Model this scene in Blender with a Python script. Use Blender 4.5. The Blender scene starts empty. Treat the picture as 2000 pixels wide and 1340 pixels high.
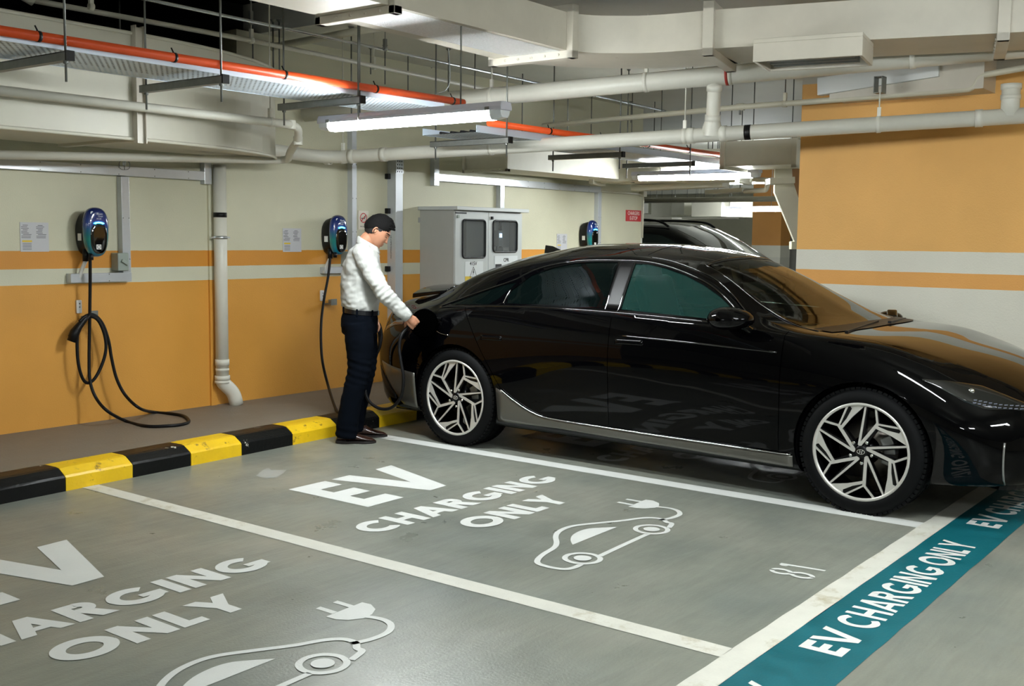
import bpy, bmesh, math, random
import numpy as np
from mathutils import Vector, Matrix
random.seed(7)
SC = bpy.context.scene
COL = SC.collection
PI = math.pi

# ------------------------------------------------------------------ camera, world, exposure
CAMP = Vector((0.0, -7.1528, 1.4863))
FPX = 2122.13
YAW, PIT, ROL = math.radians(37.25037), math.radians(-5.54622), math.radians(0.655934)
_f = Vector((math.cos(PIT)*math.cos(YAW), math.cos(PIT)*math.sin(YAW), math.sin(PIT)))
_r = Vector((math.sin(YAW), -math.cos(YAW), 0)); _u = _r.cross(_f)
CR = math.cos(ROL)*_r + math.sin(ROL)*_u
CU = -math.sin(ROL)*_r + math.cos(ROL)*_u
CF = _f
cam = bpy.data.cameras.new('camera'); camo = bpy.data.objects.new('camera', cam); COL.objects.link(camo)
cam.sensor_fit = 'HORIZONTAL'; cam.sensor_width = 36; cam.lens = FPX/2000*36; cam.clip_end = 200
mw = Matrix((( CR.x, CU.x, -CF.x, CAMP.x), (CR.y, CU.y, -CF.y, CAMP.y), (CR.z, CU.z, -CF.z, CAMP.z), (0, 0, 0, 1)))
camo.matrix_world = mw
SC.camera = camo
SC.view_settings.view_transform = 'Standard'; SC.view_settings.look = 'None'
SC.view_settings.gamma = 1; SC.view_settings.use_curve_mapping = False
SC.view_settings.exposure = 0.80
W = bpy.data.worlds.new('world'); SC.world = W; W.use_nodes = True
W.node_tree.nodes['Background'].inputs[0].default_value = (0.55, 0.6, 0.6, 1)
W.node_tree.nodes['Background'].inputs[1].default_value = 0.15
LAMP_POWER = 100.0

def ray(px, py):
    return CF + CR*((px-1000)/FPX) - CU*((py-670)/FPX)
def atx(px, py, X): v = ray(px, py); return CAMP + v*((X-CAMP.x)/v.x)
def aty(px, py, Y): v = ray(px, py); return CAMP + v*((Y-CAMP.y)/v.y)
def atz(px, py, Z): v = ray(px, py); return CAMP + v*((Z-CAMP.z)/v.z)
def atd(px, py, D): return CAMP + ray(px, py)*D

# ------------------------------------------------------------------ materials
def lin(c):
    return tuple((v/255/12.92 if v/255 <= 0.04045 else ((v/255+0.055)/1.055)**2.4) for v in c) + (1,)
MATS = {}
def mat(name, rgb, rough=0.5, metal=0.0, var=0.0, vscale=6.0, bump=0.0, bscale=60.0, emit=0.0, trans=0.0, coat=0.0, spec=0.5, ior=None, rvar=0.0, stains=None):
    if name in MATS: return MATS[name]
    m = bpy.data.materials.new(name); m.use_nodes = True; nt = m.node_tree; N = nt.nodes; L = nt.links
    b = N['Principled BSDF']; c = lin(rgb)
    b.inputs['Base Color'].default_value = c; b.inputs['Roughness'].default_value = rough
    b.inputs['Metallic'].default_value = metal; b.inputs['Specular IOR Level'].default_value = spec
    if coat: b.inputs['Coat Weight'].default_value = coat; b.inputs['Coat Roughness'].default_value = 0.02
    if trans: b.inputs['Transmission Weight'].default_value = trans
    if ior: b.inputs['IOR'].default_value = ior
    if emit:
        b.inputs['Emission Color'].default_value = c; b.inputs['Emission Strength'].default_value = emit
    tc = N.new('ShaderNodeTexCoord')
    if var or rvar or stains:
        n = N.new('ShaderNodeTexNoise'); n.inputs['Scale'].default_value = vscale; n.inputs['Detail'].default_value = 7; n.inputs['Roughness'].default_value = 0.62
        L.new(tc.outputs['Object'], n.inputs['Vector'])
        if var:
            mr = N.new('ShaderNodeMapRange'); mr.inputs['From Min'].default_value = 0.3; mr.inputs['From Max'].default_value = 0.7
            mr.inputs['To Min'].default_value = 1-var; mr.inputs['To Max'].default_value = 1+var
            L.new(n.outputs['Fac'], mr.inputs['Value'])
            hs = N.new('ShaderNodeHueSaturation'); hs.inputs['Color'].default_value = c
            L.new(mr.outputs['Result'], hs.inputs['Value'])
            src = hs.outputs['Color']
            if stains:
                n2 = N.new('ShaderNodeTexNoise'); n2.inputs['Scale'].default_value = stains[1]; n2.inputs['Detail'].default_value = 6; n2.inputs['Roughness'].default_value = .7
                L.new(tc.outputs['Object'], n2.inputs['Vector'])
                cr = N.new('ShaderNodeValToRGB'); cr.color_ramp.elements[0].position = stains[2]; cr.color_ramp.elements[1].position = stains[2]+stains[3]
                L.new(n2.outputs['Fac'], cr.inputs['Fac'])
                mx = N.new('ShaderNodeMix'); mx.data_type = 'RGBA'; mx.inputs['B'].default_value = lin(stains[0])
                L.new(cr.outputs['Color'], mx.inputs['Factor']); L.new(src, mx.inputs['A']); src = mx.outputs['Result']
            L.new(src, b.inputs['Base Color'])
        if rvar:
            mr2 = N.new('ShaderNodeMapRange'); mr2.inputs['From Min'].default_value = 0.3; mr2.inputs['From Max'].default_value = 0.7
            mr2.inputs['To Min'].default_value = max(0, rough-rvar); mr2.inputs['To Max'].default_value = rough+rvar
            L.new(n.outputs['Fac'], mr2.inputs['Value']); L.new(mr2.outputs['Result'], b.inputs['Roughness'])
    if bump:
        n3 = N.new('ShaderNodeTexNoise'); n3.inputs['Scale'].default_value = bscale; n3.inputs['Detail'].default_value = 4
        L.new(tc.outputs['Object'], n3.inputs['Vector'])
        bp = N.new('ShaderNodeBump'); bp.inputs['Strength'].default_value = bump; bp.inputs['Distance'].default_value = 0.01
        L.new(n3.outputs['Fac'], bp.inputs['Height']); L.new(bp.outputs['Normal'], b.inputs['Normal'])
    MATS[name] = m; return m

def striped(name, stops, rough=0.55):
    """paint bands by height: stops = [(z_from, rgb), ...] from the floor up"""
    m = mat(name, stops[0][1], rough, var=0.001, vscale=2.2, bump=0.25, bscale=110)
    nt = m.node_tree; N = nt.nodes; L = nt.links
    tc = N.new('ShaderNodeTexCoord'); sx = N.new('ShaderNodeSeparateXYZ'); L.new(tc.outputs['Object'], sx.inputs[0])
    ns = N.new('ShaderNodeTexNoise'); ns.inputs['Scale'].default_value = 14; L.new(tc.outputs['Object'], ns.inputs['Vector'])
    ad = N.new('ShaderNodeMath'); ad.operation = 'MULTIPLY_ADD'; ad.inputs[1].default_value = 0.004; L.new(ns.outputs['Fac'], ad.inputs[0]); L.new(sx.outputs['Z'], ad.inputs[2])
    dv = N.new('ShaderNodeMath'); dv.operation = 'DIVIDE'; dv.inputs[1].default_value = 4.0; L.new(ad.outputs[0], dv.inputs[0])
    cr = N.new('ShaderNodeValToRGB'); cr.color_ramp.interpolation = 'CONSTANT'; L.new(dv.outputs[0], cr.inputs['Fac'])
    el = cr.color_ramp.elements
    el[0].position = 0; el[0].color = lin(stops[0][1]); el[1].position = (stops[1][0]+.002)/4; el[1].color = lin(stops[1][1])
    for z, c in stops[2:]:
        e = el.new((z+.002)/4); e.color = lin(c)
    n2 = N.new('ShaderNodeTexNoise'); n2.inputs['Scale'].default_value = 1.7; n2.inputs['Detail'].default_value = 6; L.new(tc.outputs['Object'], n2.inputs['Vector'])
    mr = N.new('ShaderNodeMapRange'); mr.inputs['From Min'].default_value = .3; mr.inputs['From Max'].default_value = .7; mr.inputs['To Min'].default_value = .94; mr.inputs['To Max'].default_value = 1.05
    L.new(n2.outputs['Fac'], mr.inputs['Value'])
    hs = N.new('ShaderNodeHueSaturation'); L.new(cr.outputs['Color'], hs.inputs['Color']); L.new(mr.outputs['Result'], hs.inputs['Value'])
    L.new(hs.outputs['Color'], N['Principled BSDF'].inputs['Base Color'])
    return m

CREAM = (206, 203, 178); ORANGE = (213, 152, 62); ORANGE2 = (210, 143, 52)
M_wall = striped('wall paint bands', [(0, ORANGE), (1.1197, (205, 203, 180)), (1.2169, ORANGE2), (1.3489, CREAM)])
M_rwall = striped('right wall paint bands', [(0, (224, 221, 206)), (1.1538, (232, 168, 88)), (1.2573, (224, 221, 206)), (1.4096, (236, 180, 100)), (2.70, (188, 184, 170))])
M_cream = mat('cream paint', CREAM, .6, var=.05, vscale=2, bump=.2, bscale=90)
M_ceil = mat('ceiling paint', (196, 195, 184), .7, var=.06, vscale=1.2, bump=.2, bscale=50)
M_dark = mat('dark shade and holes', (10, 10, 10), .9)
M_duct = mat('painted duct cream', (204, 201, 186), .45, var=.05, vscale=2.5, rvar=.1, bump=.08, bscale=14)
M_ductr = mat('painted duct warm grey', (198, 192, 178), .4, var=.07, vscale=3, bump=.1, bscale=12, stains=((120, 105, 88), 5, .66, .14))
M_galv = mat('galvanised steel', (190, 195, 198), .32, .85, var=.14, vscale=30, bump=.05)
M_galvd = mat('dull galvanised channel', (128, 130, 126), .45, .6, var=.1, vscale=20)
M_trunk = mat('steel trunking', (196, 200, 204), .3, .35, var=.05, vscale=5)
M_pipe = mat('white pvc pipe', (214, 212, 200), .38, var=.05, vscale=4)
M_pipeg = mat('cream painted pipe', (196, 192, 172), .4, var=.06, vscale=5)
M_or = mat('orange conduit', (226, 84, 34), .38, var=.06, vscale=9)
M_rod = mat('zinc rod', (120, 122, 118), .4, .7)
M_white = mat('white plastic', (225, 225, 222), .4, var=.02)
M_black = mat('black plastic', (9, 9, 10), .42, spec=.3)
M_rubber = mat('black rubber cable', (12, 12, 14), .5, var=.05, spec=.25)
M_paint = mat('white road paint', (206, 208, 204), .55, var=.03, vscale=5, bump=.1, bscale=120)
M_line = mat('worn white line paint', (204, 203, 192), .5, var=.06, vscale=6, bump=.2, bscale=90, stains=((158, 148, 116), 5, .55, .2))
M_teal = mat('teal road paint', (8, 92, 102), .45, var=.16, vscale=7, bump=.12, bscale=100, rvar=.08)

# floor: grey epoxy with trowel marks and speckle
def floor_mat():
    m = mat('grey epoxy floor', (134, 137, 129), .34)
    nt = m.node_tree; N = nt.nodes; L = nt.links; b = N['Principled BSDF']
    tc = N.new('ShaderNodeTexCoord')
    def noise(sc, det=6, ro=.6, vec=None):
        n = N.new('ShaderNodeTexNoise'); n.inputs['Scale'].default_value = sc; n.inputs['Detail'].default_value = det; n.inputs['Roughness'].default_value = ro
        L.new(vec or tc.outputs['Object'], n.inputs['Vector']); return n.outputs['Fac']
    cr = N.new('ShaderNodeValToRGB'); e = cr.color_ramp.elements
    e[0].position = .3; e[0].color = lin((112, 117, 111)); e[1].position = .72; e[1].color = lin((139, 139, 128))
    e2 = e.new(.5); e2.color = lin((125, 128, 118))
    L.new(noise(1.1, 5, .55), cr.inputs['Fac'])
    mp = N.new('ShaderNodeMapping'); mp.inputs['Scale'].default_value = (1.0, 9.0, 1); mp.inputs['Rotation'].default_value = (0, 0, .6); L.new(tc.outputs['Object'], mp.inputs['Vector'])
    ds = N.new('ShaderNodeTexNoise'); ds.inputs['Scale'].default_value = 2.2; ds.inputs['Detail'].default_value = 8; ds.inputs['Distortion'].default_value = 1.3; L.new(mp.outputs[0], ds.inputs['Vector'])
    mr = N.new('ShaderNodeMapRange'); mr.inputs['From Min'].default_value = .25; mr.inputs['From Max'].default_value = .75; mr.inputs['To Min'].default_value = .88; mr.inputs['To Max'].default_value = 1.12
    L.new(ds.outputs['Fac'], mr.inputs['Value'])
    hs = N.new('ShaderNodeHueSaturation'); L.new(cr.outputs['Color'], hs.inputs['Color']); L.new(mr.outputs['Result'], hs.inputs['Value'])
    # small dark spots
    sp = N.new('ShaderNodeValToRGB'); sp.color_ramp.elements[0].position = .80; sp.color_ramp.elements[1].position = .84
    L.new(noise(11, 2, .4), sp.inputs['Fac'])
    mx = N.new('ShaderNodeMix'); mx.data_type = 'RGBA'; mx.inputs['B'].default_value = lin((96, 96, 88)); mlt = N.new('ShaderNodeMath'); mlt.operation = 'MULTIPLY'; mlt.inputs[1].default_value = .12
    L.new(sp.outputs['Color'], mlt.inputs[0]); L.new(mlt.outputs[0], mx.inputs['Factor']); L.new(hs.outputs['Color'], mx.inputs['A'])
    L.new(mx.outputs['Result'], b.inputs['Base Color'])
    mr2 = N.new('ShaderNodeMapRange'); mr2.inputs['From Min'].default_value = .3; mr2.inputs['From Max'].default_value = .7; mr2.inputs['To Min'].default_value = .26; mr2.inputs['To Max'].default_value = .44
    L.new(noise(3.0, 6, .6), mr2.inputs['Value']); L.new(mr2.outputs['Result'], b.inputs['Roughness'])
    bp = N.new('ShaderNodeBump'); bp.inputs['Strength'].default_value = .22; bp.inputs['Distance'].default_value = .006
    ad = N.new('ShaderNodeMath'); ad.operation = 'ADD'; L.new(noise(85, 3, .6), ad.inputs[0]); L.new(noise(9, 4, .5), ad.inputs[1])
    L.new(ad.outputs[0], bp.inputs['Height']); L.new(bp.outputs['Normal'], b.inputs['Normal'])
    return m
M_floor = floor_mat()
M_conc = mat('brown grey screed', (120, 111, 99), .62, var=.1, vscale=3, bump=.35, bscale=60, rvar=.1)

# ------------------------------------------------------------------ mesh helpers
class MB:
    def __init__(s): s.v = []; s.f = []; s.mi = []; s.sm = []
    def add(s, vs, fs, mi=0, smooth=False):
        n = len(s.v); s.v += [tuple(p) for p in vs]
        for f in fs: s.f.append([n+i for i in f]); s.mi.append(mi); s.sm.append(smooth)
        return s
    def box(s, x0, x1, y0, y1, z0, z1, mi=0):
        return s.add([(x0,y0,z0),(x1,y0,z0),(x1,y1,z0),(x0,y1,z0),(x0,y0,z1),(x1,y0,z1),(x1,y1,z1),(x0,y1,z1)],
              [(3,2,1,0),(4,5,6,7),(0,1,5,4),(1,2,6,5),(2,3,7,6),(3,0,4,7)], mi)
    def obox(s, c, ax, ay, az, mi=0):
        c, ax, ay, az = Vector(c), Vector(ax), Vector(ay), Vector(az)
        vs = [c+sx*ax+sy*ay+sz*az for sz in (-1, 1) for sx, sy in ((-1,-1),(1,-1),(1,1),(-1,1))]
        return s.add(vs, [(3,2,1,0),(4,5,6,7),(0,1,5,4),(1,2,6,5),(2,3,7,6),(3,0,4,7)], mi)
    def beam(s, p, q, w, h, up=(0,0,1), mi=0):
        p, q = Vector(p), Vector(q); d = q-p; l = d.length; d.normalize(); u = Vector(up)
        sd = d.cross(u).normalized(); u = sd.cross(d)
        return s.obox((p+q)/2, d*l/2, sd*w/2, u*h/2, mi)
    def tube(s, pts, r, n=12, mi=0, closed=False, caps=True, radii=None):
        pts = [Vector(p) for p in pts]; m = len(pts)
        rings = []; prev = None
        for i, p in enumerate(pts):
            if closed: t = pts[(i+1) % m]-pts[i-1]
            else: t = (pts[min(i+1, m-1)]-pts[max(i-1, 0)])
            if t.length < 1e-9: t = Vector((0, 0, 1))
            t.normalize()
            if prev is None:
                a = Vector((0,0,1)) if abs(t.z) < .9 else Vector((1,0,0))
                u = t.cross(a).normalized()
            else:
                u = (prev - t*prev.dot(t))
                u = u.normalized() if u.length > 1e-6 else t.cross(Vector((0,0,1))).normalized()
            prev = u; w = t.cross(u)
            rr = radii[i] if radii else r
            rings.append([p+(u*math.cos(2*PI*k/n)+w*math.sin(2*PI*k/n))*rr for k in range(n)])
        vs = [q for rg in rings for q in rg]; fs = []
        for i in range(m if closed else m-1):
            j = (i+1) % m
            for k in range(n):
                fs.append((i*n+k, i*n+(k+1) % n, j*n+(k+1) % n, j*n+k))
        s.add(vs, fs, mi, True)
        if caps and not closed:
            b = len(s.v)-len(vs)
            s.f.append([b+k for k in range(n)][::-1]); s.mi.append(mi); s.sm.append(False)
            s.f.append([b+(m-1)*n+k for k in range(n)]); s.mi.append(mi); s.sm.append(False)
        return s
    def cyl(s, p, q, r, n=16, mi=0, r2=None):
        return s.tube([p, q], r, n, mi, radii=[r, r2 if r2 is not None else r])
    def lathe(s, c, ax, prof, n=32, mi=0, smooth=True):
        """prof: [(distance along axis, radius)]"""
        ax = Vector(ax).normalized(); a = Vector((0,0,1)) if abs(ax.z) < .9 else Vector((1,0,0))
        u = ax.cross(a).normalized(); w = ax.cross(u); c = Vector(c)
        vs = [c+ax*t+(u*math.cos(2*PI*k/n)+w*math.sin(2*PI*k/n))*r for t, r in prof for k in range(n)]
        fs = [(i*n+k, i*n+(k+1) % n, (i+1)*n+(k+1) % n, (i+1)*n+k) for i in range(len(prof)-1) for k in range(n)]
        return s.add(vs, fs, mi, smooth)
    def prism(s, poly, axis='z', a=0, b=.01, mi=0):
        """poly: 2D points in the plane across `axis`"""
        def P(u, v, t): return {'z': (u, v, t), 'y': (u, t, v), 'x': (t, u, v)}[axis]
        n = len(poly)
        vs = [P(u, v, a) for u, v in poly]+[P(u, v, b) for u, v in poly]
        fs = [tuple(range(n))[::-1], tuple(range(n, 2*n))]+[(i, (i+1) % n, n+(i+1) % n, n+i) for i in range(n)]
        return s.add(vs, fs, mi)
    def build(s, name, m, parent=None, smooth=None, bevel=0, loc=None, seg=2, recalc=True):
        me = bpy.data.meshes.new(name); me.from_pydata(s.v, [], s.f)
        for x in (m if isinstance(m, (list, tuple)) else [m]): me.materials.append(x)
        for p, i, k in zip(me.polygons, s.mi, s.sm):
            p.material_index = i; p.use_smooth = k if smooth is None else smooth
        me.update()
        if recalc:
            bm = bmesh.new(); bm.from_mesh(me); bmesh.ops.recalc_face_normals(bm, faces=bm.faces); bm.to_mesh(me); bm.free()
        o = bpy.data.objects.new(name, me); COL.objects.link(o)
        if parent is not None: o.parent = parent
        if loc is not None: o.location = loc
        if name in ('screw_row', 'printed_line', 'cable_tie', 'flange_bolt', 'bracket_hole', 'inner_cable', 'tray_cable', 'nut', 'louvre'): o['kind'] = 'stuff'
        if bevel:
            bv = o.modifiers.new('bevel', 'BEVEL'); bv.width = bevel; bv.segments = seg; bv.limit_method = 'ANGLE'; bv.harden_normals = False
            for p in me.polygons: p.use_smooth = False
        return o
def tag(o, label=None, cat=None, group=None, kind=None):
    if label: o['label'] = label
    if cat: o['category'] = cat
    if group: o['group'] = group
    if kind: o['kind'] = kind
    return o
def empty(name, loc=(0,0,0), rz=0):
    o = bpy.data.objects.new(name, None); COL.objects.link(o); o.location = loc; o.rotation_euler = (0, 0, rz); o.empty_display_size = .1
    bpy.context.view_layer.update()
    return o
def struct(name, mb, m, parent=None, label=None):
    o = mb.build(name, m, parent)
    if parent is None: o['kind'] = 'structure'
    if label: o['label'] = label
    return o
def fillet(pts, r, n=5):
    pts = [Vector(p) for p in pts]; out = [pts[0]]
    for i in range(1, len(pts)-1):
        a, b, c = pts[i-1], pts[i], pts[i+1]
        u = (a-b); w = (c-b); d = min(r, u.length*.45, w.length*.45)
        p, q = b+u.normalized()*d, b+w.normalized()*d
        for k in range(n+1):
            t = k/n; out.append(p*(1-t)**2+b*2*t*(1-t)+q*t*t)
    return out+[pts[-1]]
def spline(pts, n=8, closed=False):
    P = [Vector(p) for p in pts]; out = []
    m = len(P); rng = range(m if closed else m-1)
    for i in rng:
        if closed: a, b, c, d = P[i-1], P[i], P[(i+1) % m], P[(i+2) % m]
        else: a, b, c, d = P[max(i-1, 0)], P[i], P[i+1], P[min(i+2, m-1)]
        for k in range(n):
            t = k/n
            out.append(.5*((2*b)+(c-a)*t+(2*a-5*b+4*c-d)*t*t+(3*b-a-3*c+d)*t**3))
    if not closed: out.append(P[-1])
    return out
def lab(name, text, size, pos, rot, m, parent, ext=0.0004, align='CENTER', bold=0, sx=1):
    cu = bpy.data.curves.new(name, 'FONT'); cu.body = text; cu.size = size; cu.extrude = ext; cu.align_x = align; cu.align_y = 'CENTER'; cu.offset = bold
    o = bpy.data.objects.new(name, cu); COL.objects.link(o)
    dg = bpy.context.evaluated_depsgraph_get(); me = bpy.data.meshes.new_from_object(o.evaluated_get(dg))
    bpy.data.objects.remove(o); bpy.data.curves.remove(cu)
    me.materials.clear(); me.materials.append(m)
    o = bpy.data.objects.new(name, me); COL.objects.link(o); o.parent = parent; o['kind'] = 'stuff'; o.location = pos; o.rotation_euler = rot; o.scale = (sx, 1, 1)
    return o

# ------------------------------------------------------------------ structure
CZ = 3.12
struct('floor', MB().box(-12, 34, -17, 14, -.2, 0), M_floor)
# ceiling left open above the big duct; an added black shaft stands for shade
cb = MB(); cb.box(-12, 34, -17, -1.0, CZ, CZ+.25); cb.box(5.95, 34, -1.0, 14, CZ, CZ+.25); cb.box(-12, 1.9, -1.0, 14, CZ, CZ+.25)
struct('ceiling', cb, M_ceil)
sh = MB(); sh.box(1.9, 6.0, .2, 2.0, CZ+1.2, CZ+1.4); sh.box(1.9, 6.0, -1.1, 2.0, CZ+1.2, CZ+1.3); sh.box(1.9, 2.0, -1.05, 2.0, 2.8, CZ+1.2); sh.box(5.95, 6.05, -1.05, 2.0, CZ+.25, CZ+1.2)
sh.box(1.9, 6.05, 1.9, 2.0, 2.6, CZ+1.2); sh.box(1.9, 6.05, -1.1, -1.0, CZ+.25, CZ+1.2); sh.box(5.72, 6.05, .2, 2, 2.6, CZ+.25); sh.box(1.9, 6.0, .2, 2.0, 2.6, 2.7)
struct('trim_1', sh, M_dark, label='added dark shaft standing for the shade above the big duct')
wb = MB(); wb.box(.4, 12.1, 0, .2, 0, 2.72); wb.box(.4, 2.0, 0, .2, 2.72, CZ); wb.box(5.72, 12.1, 0, .2, 2.72, CZ)
struct('wall_back', wb, M_wall)
struct('wall_back_end', MB().box(12.1, 12.13, -.005, .21, 0, 2.5), mat('wall end white', (220, 220, 212), .5)).name = 'trim_2'
struct('wall_right', MB().box(8.25, 8.75, -9.6, -3.705, 0, CZ), M_rwall)
struct('wall_far', MB().box(34, 34.2, -17, 14, 0, CZ), M_cream)
struct('wall_far_back', MB().box(-12, 34, 14, 14.2, 0, CZ), M_cream).name = 'wall_back_far'
struct('wall_left', MB().box(-12.2, -12, -17, 14, 0, CZ), M_cream)
struct('wall_front', MB().box(-12, 34, -17.2, -17, 0, CZ), M_cream)
# shallow plaster pier beside the down pipe
struct('trim_3', MB().box(5.41, 5.465, -.02, 0, .1156, 2.05), M_wall, label='shallow plaster pier beside the drain pipe')
# beam block and band over the right wall
struct('trim_4', MB().box(7.93, 8.25, -5.13, -4.05, 2.535, 2.76), M_ductr, label='grey concrete haunch above the orange wall')
struct('beam', MB().box(8.05, 8.95, -17, -3.6, 2.76, CZ), M_ceil).name = 'trim_5'
# ceiling beams beyond
for i, x in enumerate((19.5, 24.5, 29.5)):
    struct('trim_%d' % (6+i), MB().box(x, x+.55, -17, 14, 2.86, CZ), M_ceil, label='concrete ceiling beam beyond the charging bays')

# raised pad and kerb
KR = .0431
def ky(x): return -1.5309+KR*x
def kb(x): return -1.2841+KR*x
PZ = .1156
pad = MB(); pad.add([(-12, kb(-12), 0), (12.1, kb(12.1), 0), (12.1, 0, 0), (-12, 0, 0), (-12, kb(-12), PZ), (12.1, kb(12.1), PZ), (12.1, 0, PZ), (-12, 0, PZ)],
    [(3,2,1,0),(4,5,6,7),(0,1,5,4),(1,2,6,5),(2,3,7,6),(3,0,4,7)])
struct('raised_pad', pad, M_conc).name = 'floor_pad'
M_ky = mat('yellow kerb paint', (232, 190, 22), .42, var=.06, vscale=8, bump=.3, bscale=45, stains=((140, 104, 34), 12, .60, .07))
M_kk = mat('black kerb paint', (11, 12, 12), .42, var=.2, vscale=8, bump=.3, bscale=45, stains=((190, 188, 176), 9, .665, .01), spec=.25)
kroot = empty('kerb', (5, ky(5), 0)); kroot['kind'] = 'structure'; kroot['label'] = 'black and yellow painted kerb along the charger wall'
joints = [3.347-.452*k for k in range(12, 0, -1)]+[3.347, 3.798, 4.234, 4.656, 5.123, 5.57, 6.04]+[6.04+.452*k for k in range(1, 14)]
j0 = joints.index(3.347)
for i in range(len(joints)-1):
    a, b = joints[i]+.002, joints[i+1]-.002
    vs = []
    for k in range(4):
        x = a+(b-a)*k/3
        w = .0025*math.sin(i*2.1+k*1.7)
        prof = [(ky(x), -.001), (ky(x)+w, .078), (ky(x)+.012, .09+w*.4), (ky(x)+.07, .1235+w*.5), (ky(x)+.1, .128), (kb(x)-.03, .127), (kb(x), .121), (kb(x), -.001)]
        vs += [(x, p, z) for p, z in prof]
    fs = []
    for k in range(3):
        for q in range(8):
            fs.append((k*8+q, k*8+(q+1) % 8, (k+1)*8+(q+1) % 8, (k+1)*8+q))
    fs += [tuple(range(8)), tuple(range(24, 32))[::-1]]
    mb = MB().add([(x-5, y-ky(5), z) for x, y, z in vs], fs)
    mb.build('kerb_block', M_ky if (i-j0) % 2 == 0 else M_kk, kroot)

# ------------------------------------------------------------------ floor markings
ZP = .0018
def flat(pts, mb, z=ZP, mi=0):
    # every stroke sits a hair above the one before, wound to face up
    z += .00004*len(mb.f)
    a = sum(pts[i-1][0]*pts[i][1]-pts[i][0]*pts[i-1][1] for i in range(len(pts)))
    if a < 0: pts = pts[::-1]
    mb.add([(x, y, z) for x, y in pts], [tuple(range(len(pts)))], mi); return mb
def rough_line(x0, x1, y0, y1, n, along, amp, seed):
    rnd = random.Random(seed); a, b = [], []
    for i in range(n+1):
        t = i/n; e1, e2 = rnd.uniform(-amp, amp), rnd.uniform(-amp, amp)
        if along == 'x': x = x0+(x1-x0)*t; a.append((x, y0+e1)); b.append((x, y1+e2))
        else: y = y0+(y1-y0)*t; a.append((x0+e1, y)); b.append((x1+e2, y))
    mb = MB(); vs = [(x, y, ZP) for x, y in a]+[(x, y, ZP) for x, y in b]
    mb.add(vs, [(i, i+1, n+2+i, n+1+i) for i in range(n)]); return mb
LINES = [(-1.09, 'second bay line left of the frame'), (1.18, 'bay line left of the nearest bay'), (3.4513, 'worn white bay line from the yellow kerb block to the front line'),
         (5.7115, 'white bay line running beside the black sedan'), (7.98, 'white bay line on the far side of the black sedan'), (10.25, 'white bay line beyond the orange wall')]
for x, lb in LINES:
    if x < 0: continue
    w = .1045 if x < 4 else .127
    o = rough_line(x, x+w, ky(x), -5.4788, 40, 'y', .0012, int(x*10)).build('bay_line', M_line if x < 4 else M_paint)
    tag(o, lb, 'floor marking')
tag(rough_line(-9, 17, -5.4788, -5.588, 160, 'x', .003, 3).build('front_line', M_line), 'long white line between the grey bays and the teal band', 'floor marking')
tag(rough_line(-9, 17, -5.588, -5.8971, 160, 'x', .002, 4).build('teal_band', M_teal), 'long teal painted band along the front of the bays', 'floor marking')

def arc_strip(cx, cy, rx, ry, t, a0, a1, n=28):
    """ring strip between outer ellipse and inner ellipse"""
    o, i_ = [], []
    for k in range(n+1):
        a = math.radians(a0+(a1-a0)*k/n); c, s = math.cos(a), math.sin(a)
        o.append((cx+rx*c, cy+ry*s)); i_.append((cx+(rx-t*.96)*c, cy+(ry-t)*s))
    return [[o[k], o[k+1], i_[k+1], i_[k]] for k in range(n)]
def bar(x0, y0, x1, y1, t):
    """parallelogram bar with horizontal ends"""
    return [[(x0-t/2, y0), (x0+t/2, y0), (x1+t/2, y1), (x1-t/2, y1)]]
def letter(ch, t):
    """polygons of a bold geometric capital in a box of height 1; returns polys, width"""
    R = lambda x0, x1, y0, y1: [[(x0, y0), (x1, y0), (x1, y1), (x0, y1)]]
    if ch == 'E': return R(0, t, 0, 1)+R(t, .56, 0, t)+R(t, .54, .5-t*.46, .5+t*.46)+R(t, .56, 1-t, 1), .57
    if ch == 'V': return bar(t*.52, 1, .5, 0, t*1.04)+bar(1-t*.52, 1, .5, 0, t*1.04), 1.0
    if ch == 'C': return arc_strip(.52, .5, .52, .5, t, 48, 312), .9
    if ch == 'G': return arc_strip(.52, .5, .52, .5, t, 50, 330)+R(.56, 1.02, .5-t*.75, .5)+R(1.02-t, 1.02, .2, .5), 1.04
    if ch == 'O': return arc_strip(.53, .5, .53, .5, t, 0, 360, 40), 1.06
    if ch == 'H': return R(0, t, 0, 1)+R(.78-t, .78, 0, 1)+R(t, .78-t, .5-t*.45, .5+t*.45), .78
    if ch == 'A': return bar(t*.52, 0, .46, 1, t*1.04)+bar(.92-t*.52, 0, .46, 1, t*1.04)+R(.22, .70, .2, .2+t*.75), .92
    if ch == 'R':
        p = arc_strip(.36, .71, .29, .29, t*.95, -90, 90)
        return R(0, t, 0, 1)+R(t, .37, 1-t*.95, 1)+R(t, .37, .42, .42+t*.95)+p+[[(.24, .42), (.24+t*1.15, .46), (.74, 0), (.74-t*1.25, 0)]], .74
    if ch == 'I': return R(0, t, 0, 1), t
    if ch == 'N': return R(0, t, 0, 1)+R(.80-t, .80, 0, 1)+[[(0, 1), (t*.95, 1), (.80, 0), (.80-t*.95, 0)]], .80
    if ch == 'L': return R(0, t, 0, 1)+R(t, .5, 0, t), .52
    if ch == 'Y': return R(.43-t/2, .43+t/2, 0, .45)+[[(0, 1), (t*1.1, 1), (.43+t/2, .45), (.43-t/2, .40)], [(.86-t*1.1, 1), (.86, 1), (.43+t/2, .40), (.43-t/2, .45)]], .86
    if ch == '8': return arc_strip(.3, .73, .27, .27, t, 0, 360)+arc_strip(.3, .28, .3, .28, t, 0, 360), .6
    if ch == '1': return R(.18, .18+t, 0, 1)+[[(.0, .78), (.18, .78), (.18+t, 1), (.14, 1)]], .18+t
    if ch == ' ': return [], .42
    return [], .5
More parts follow.
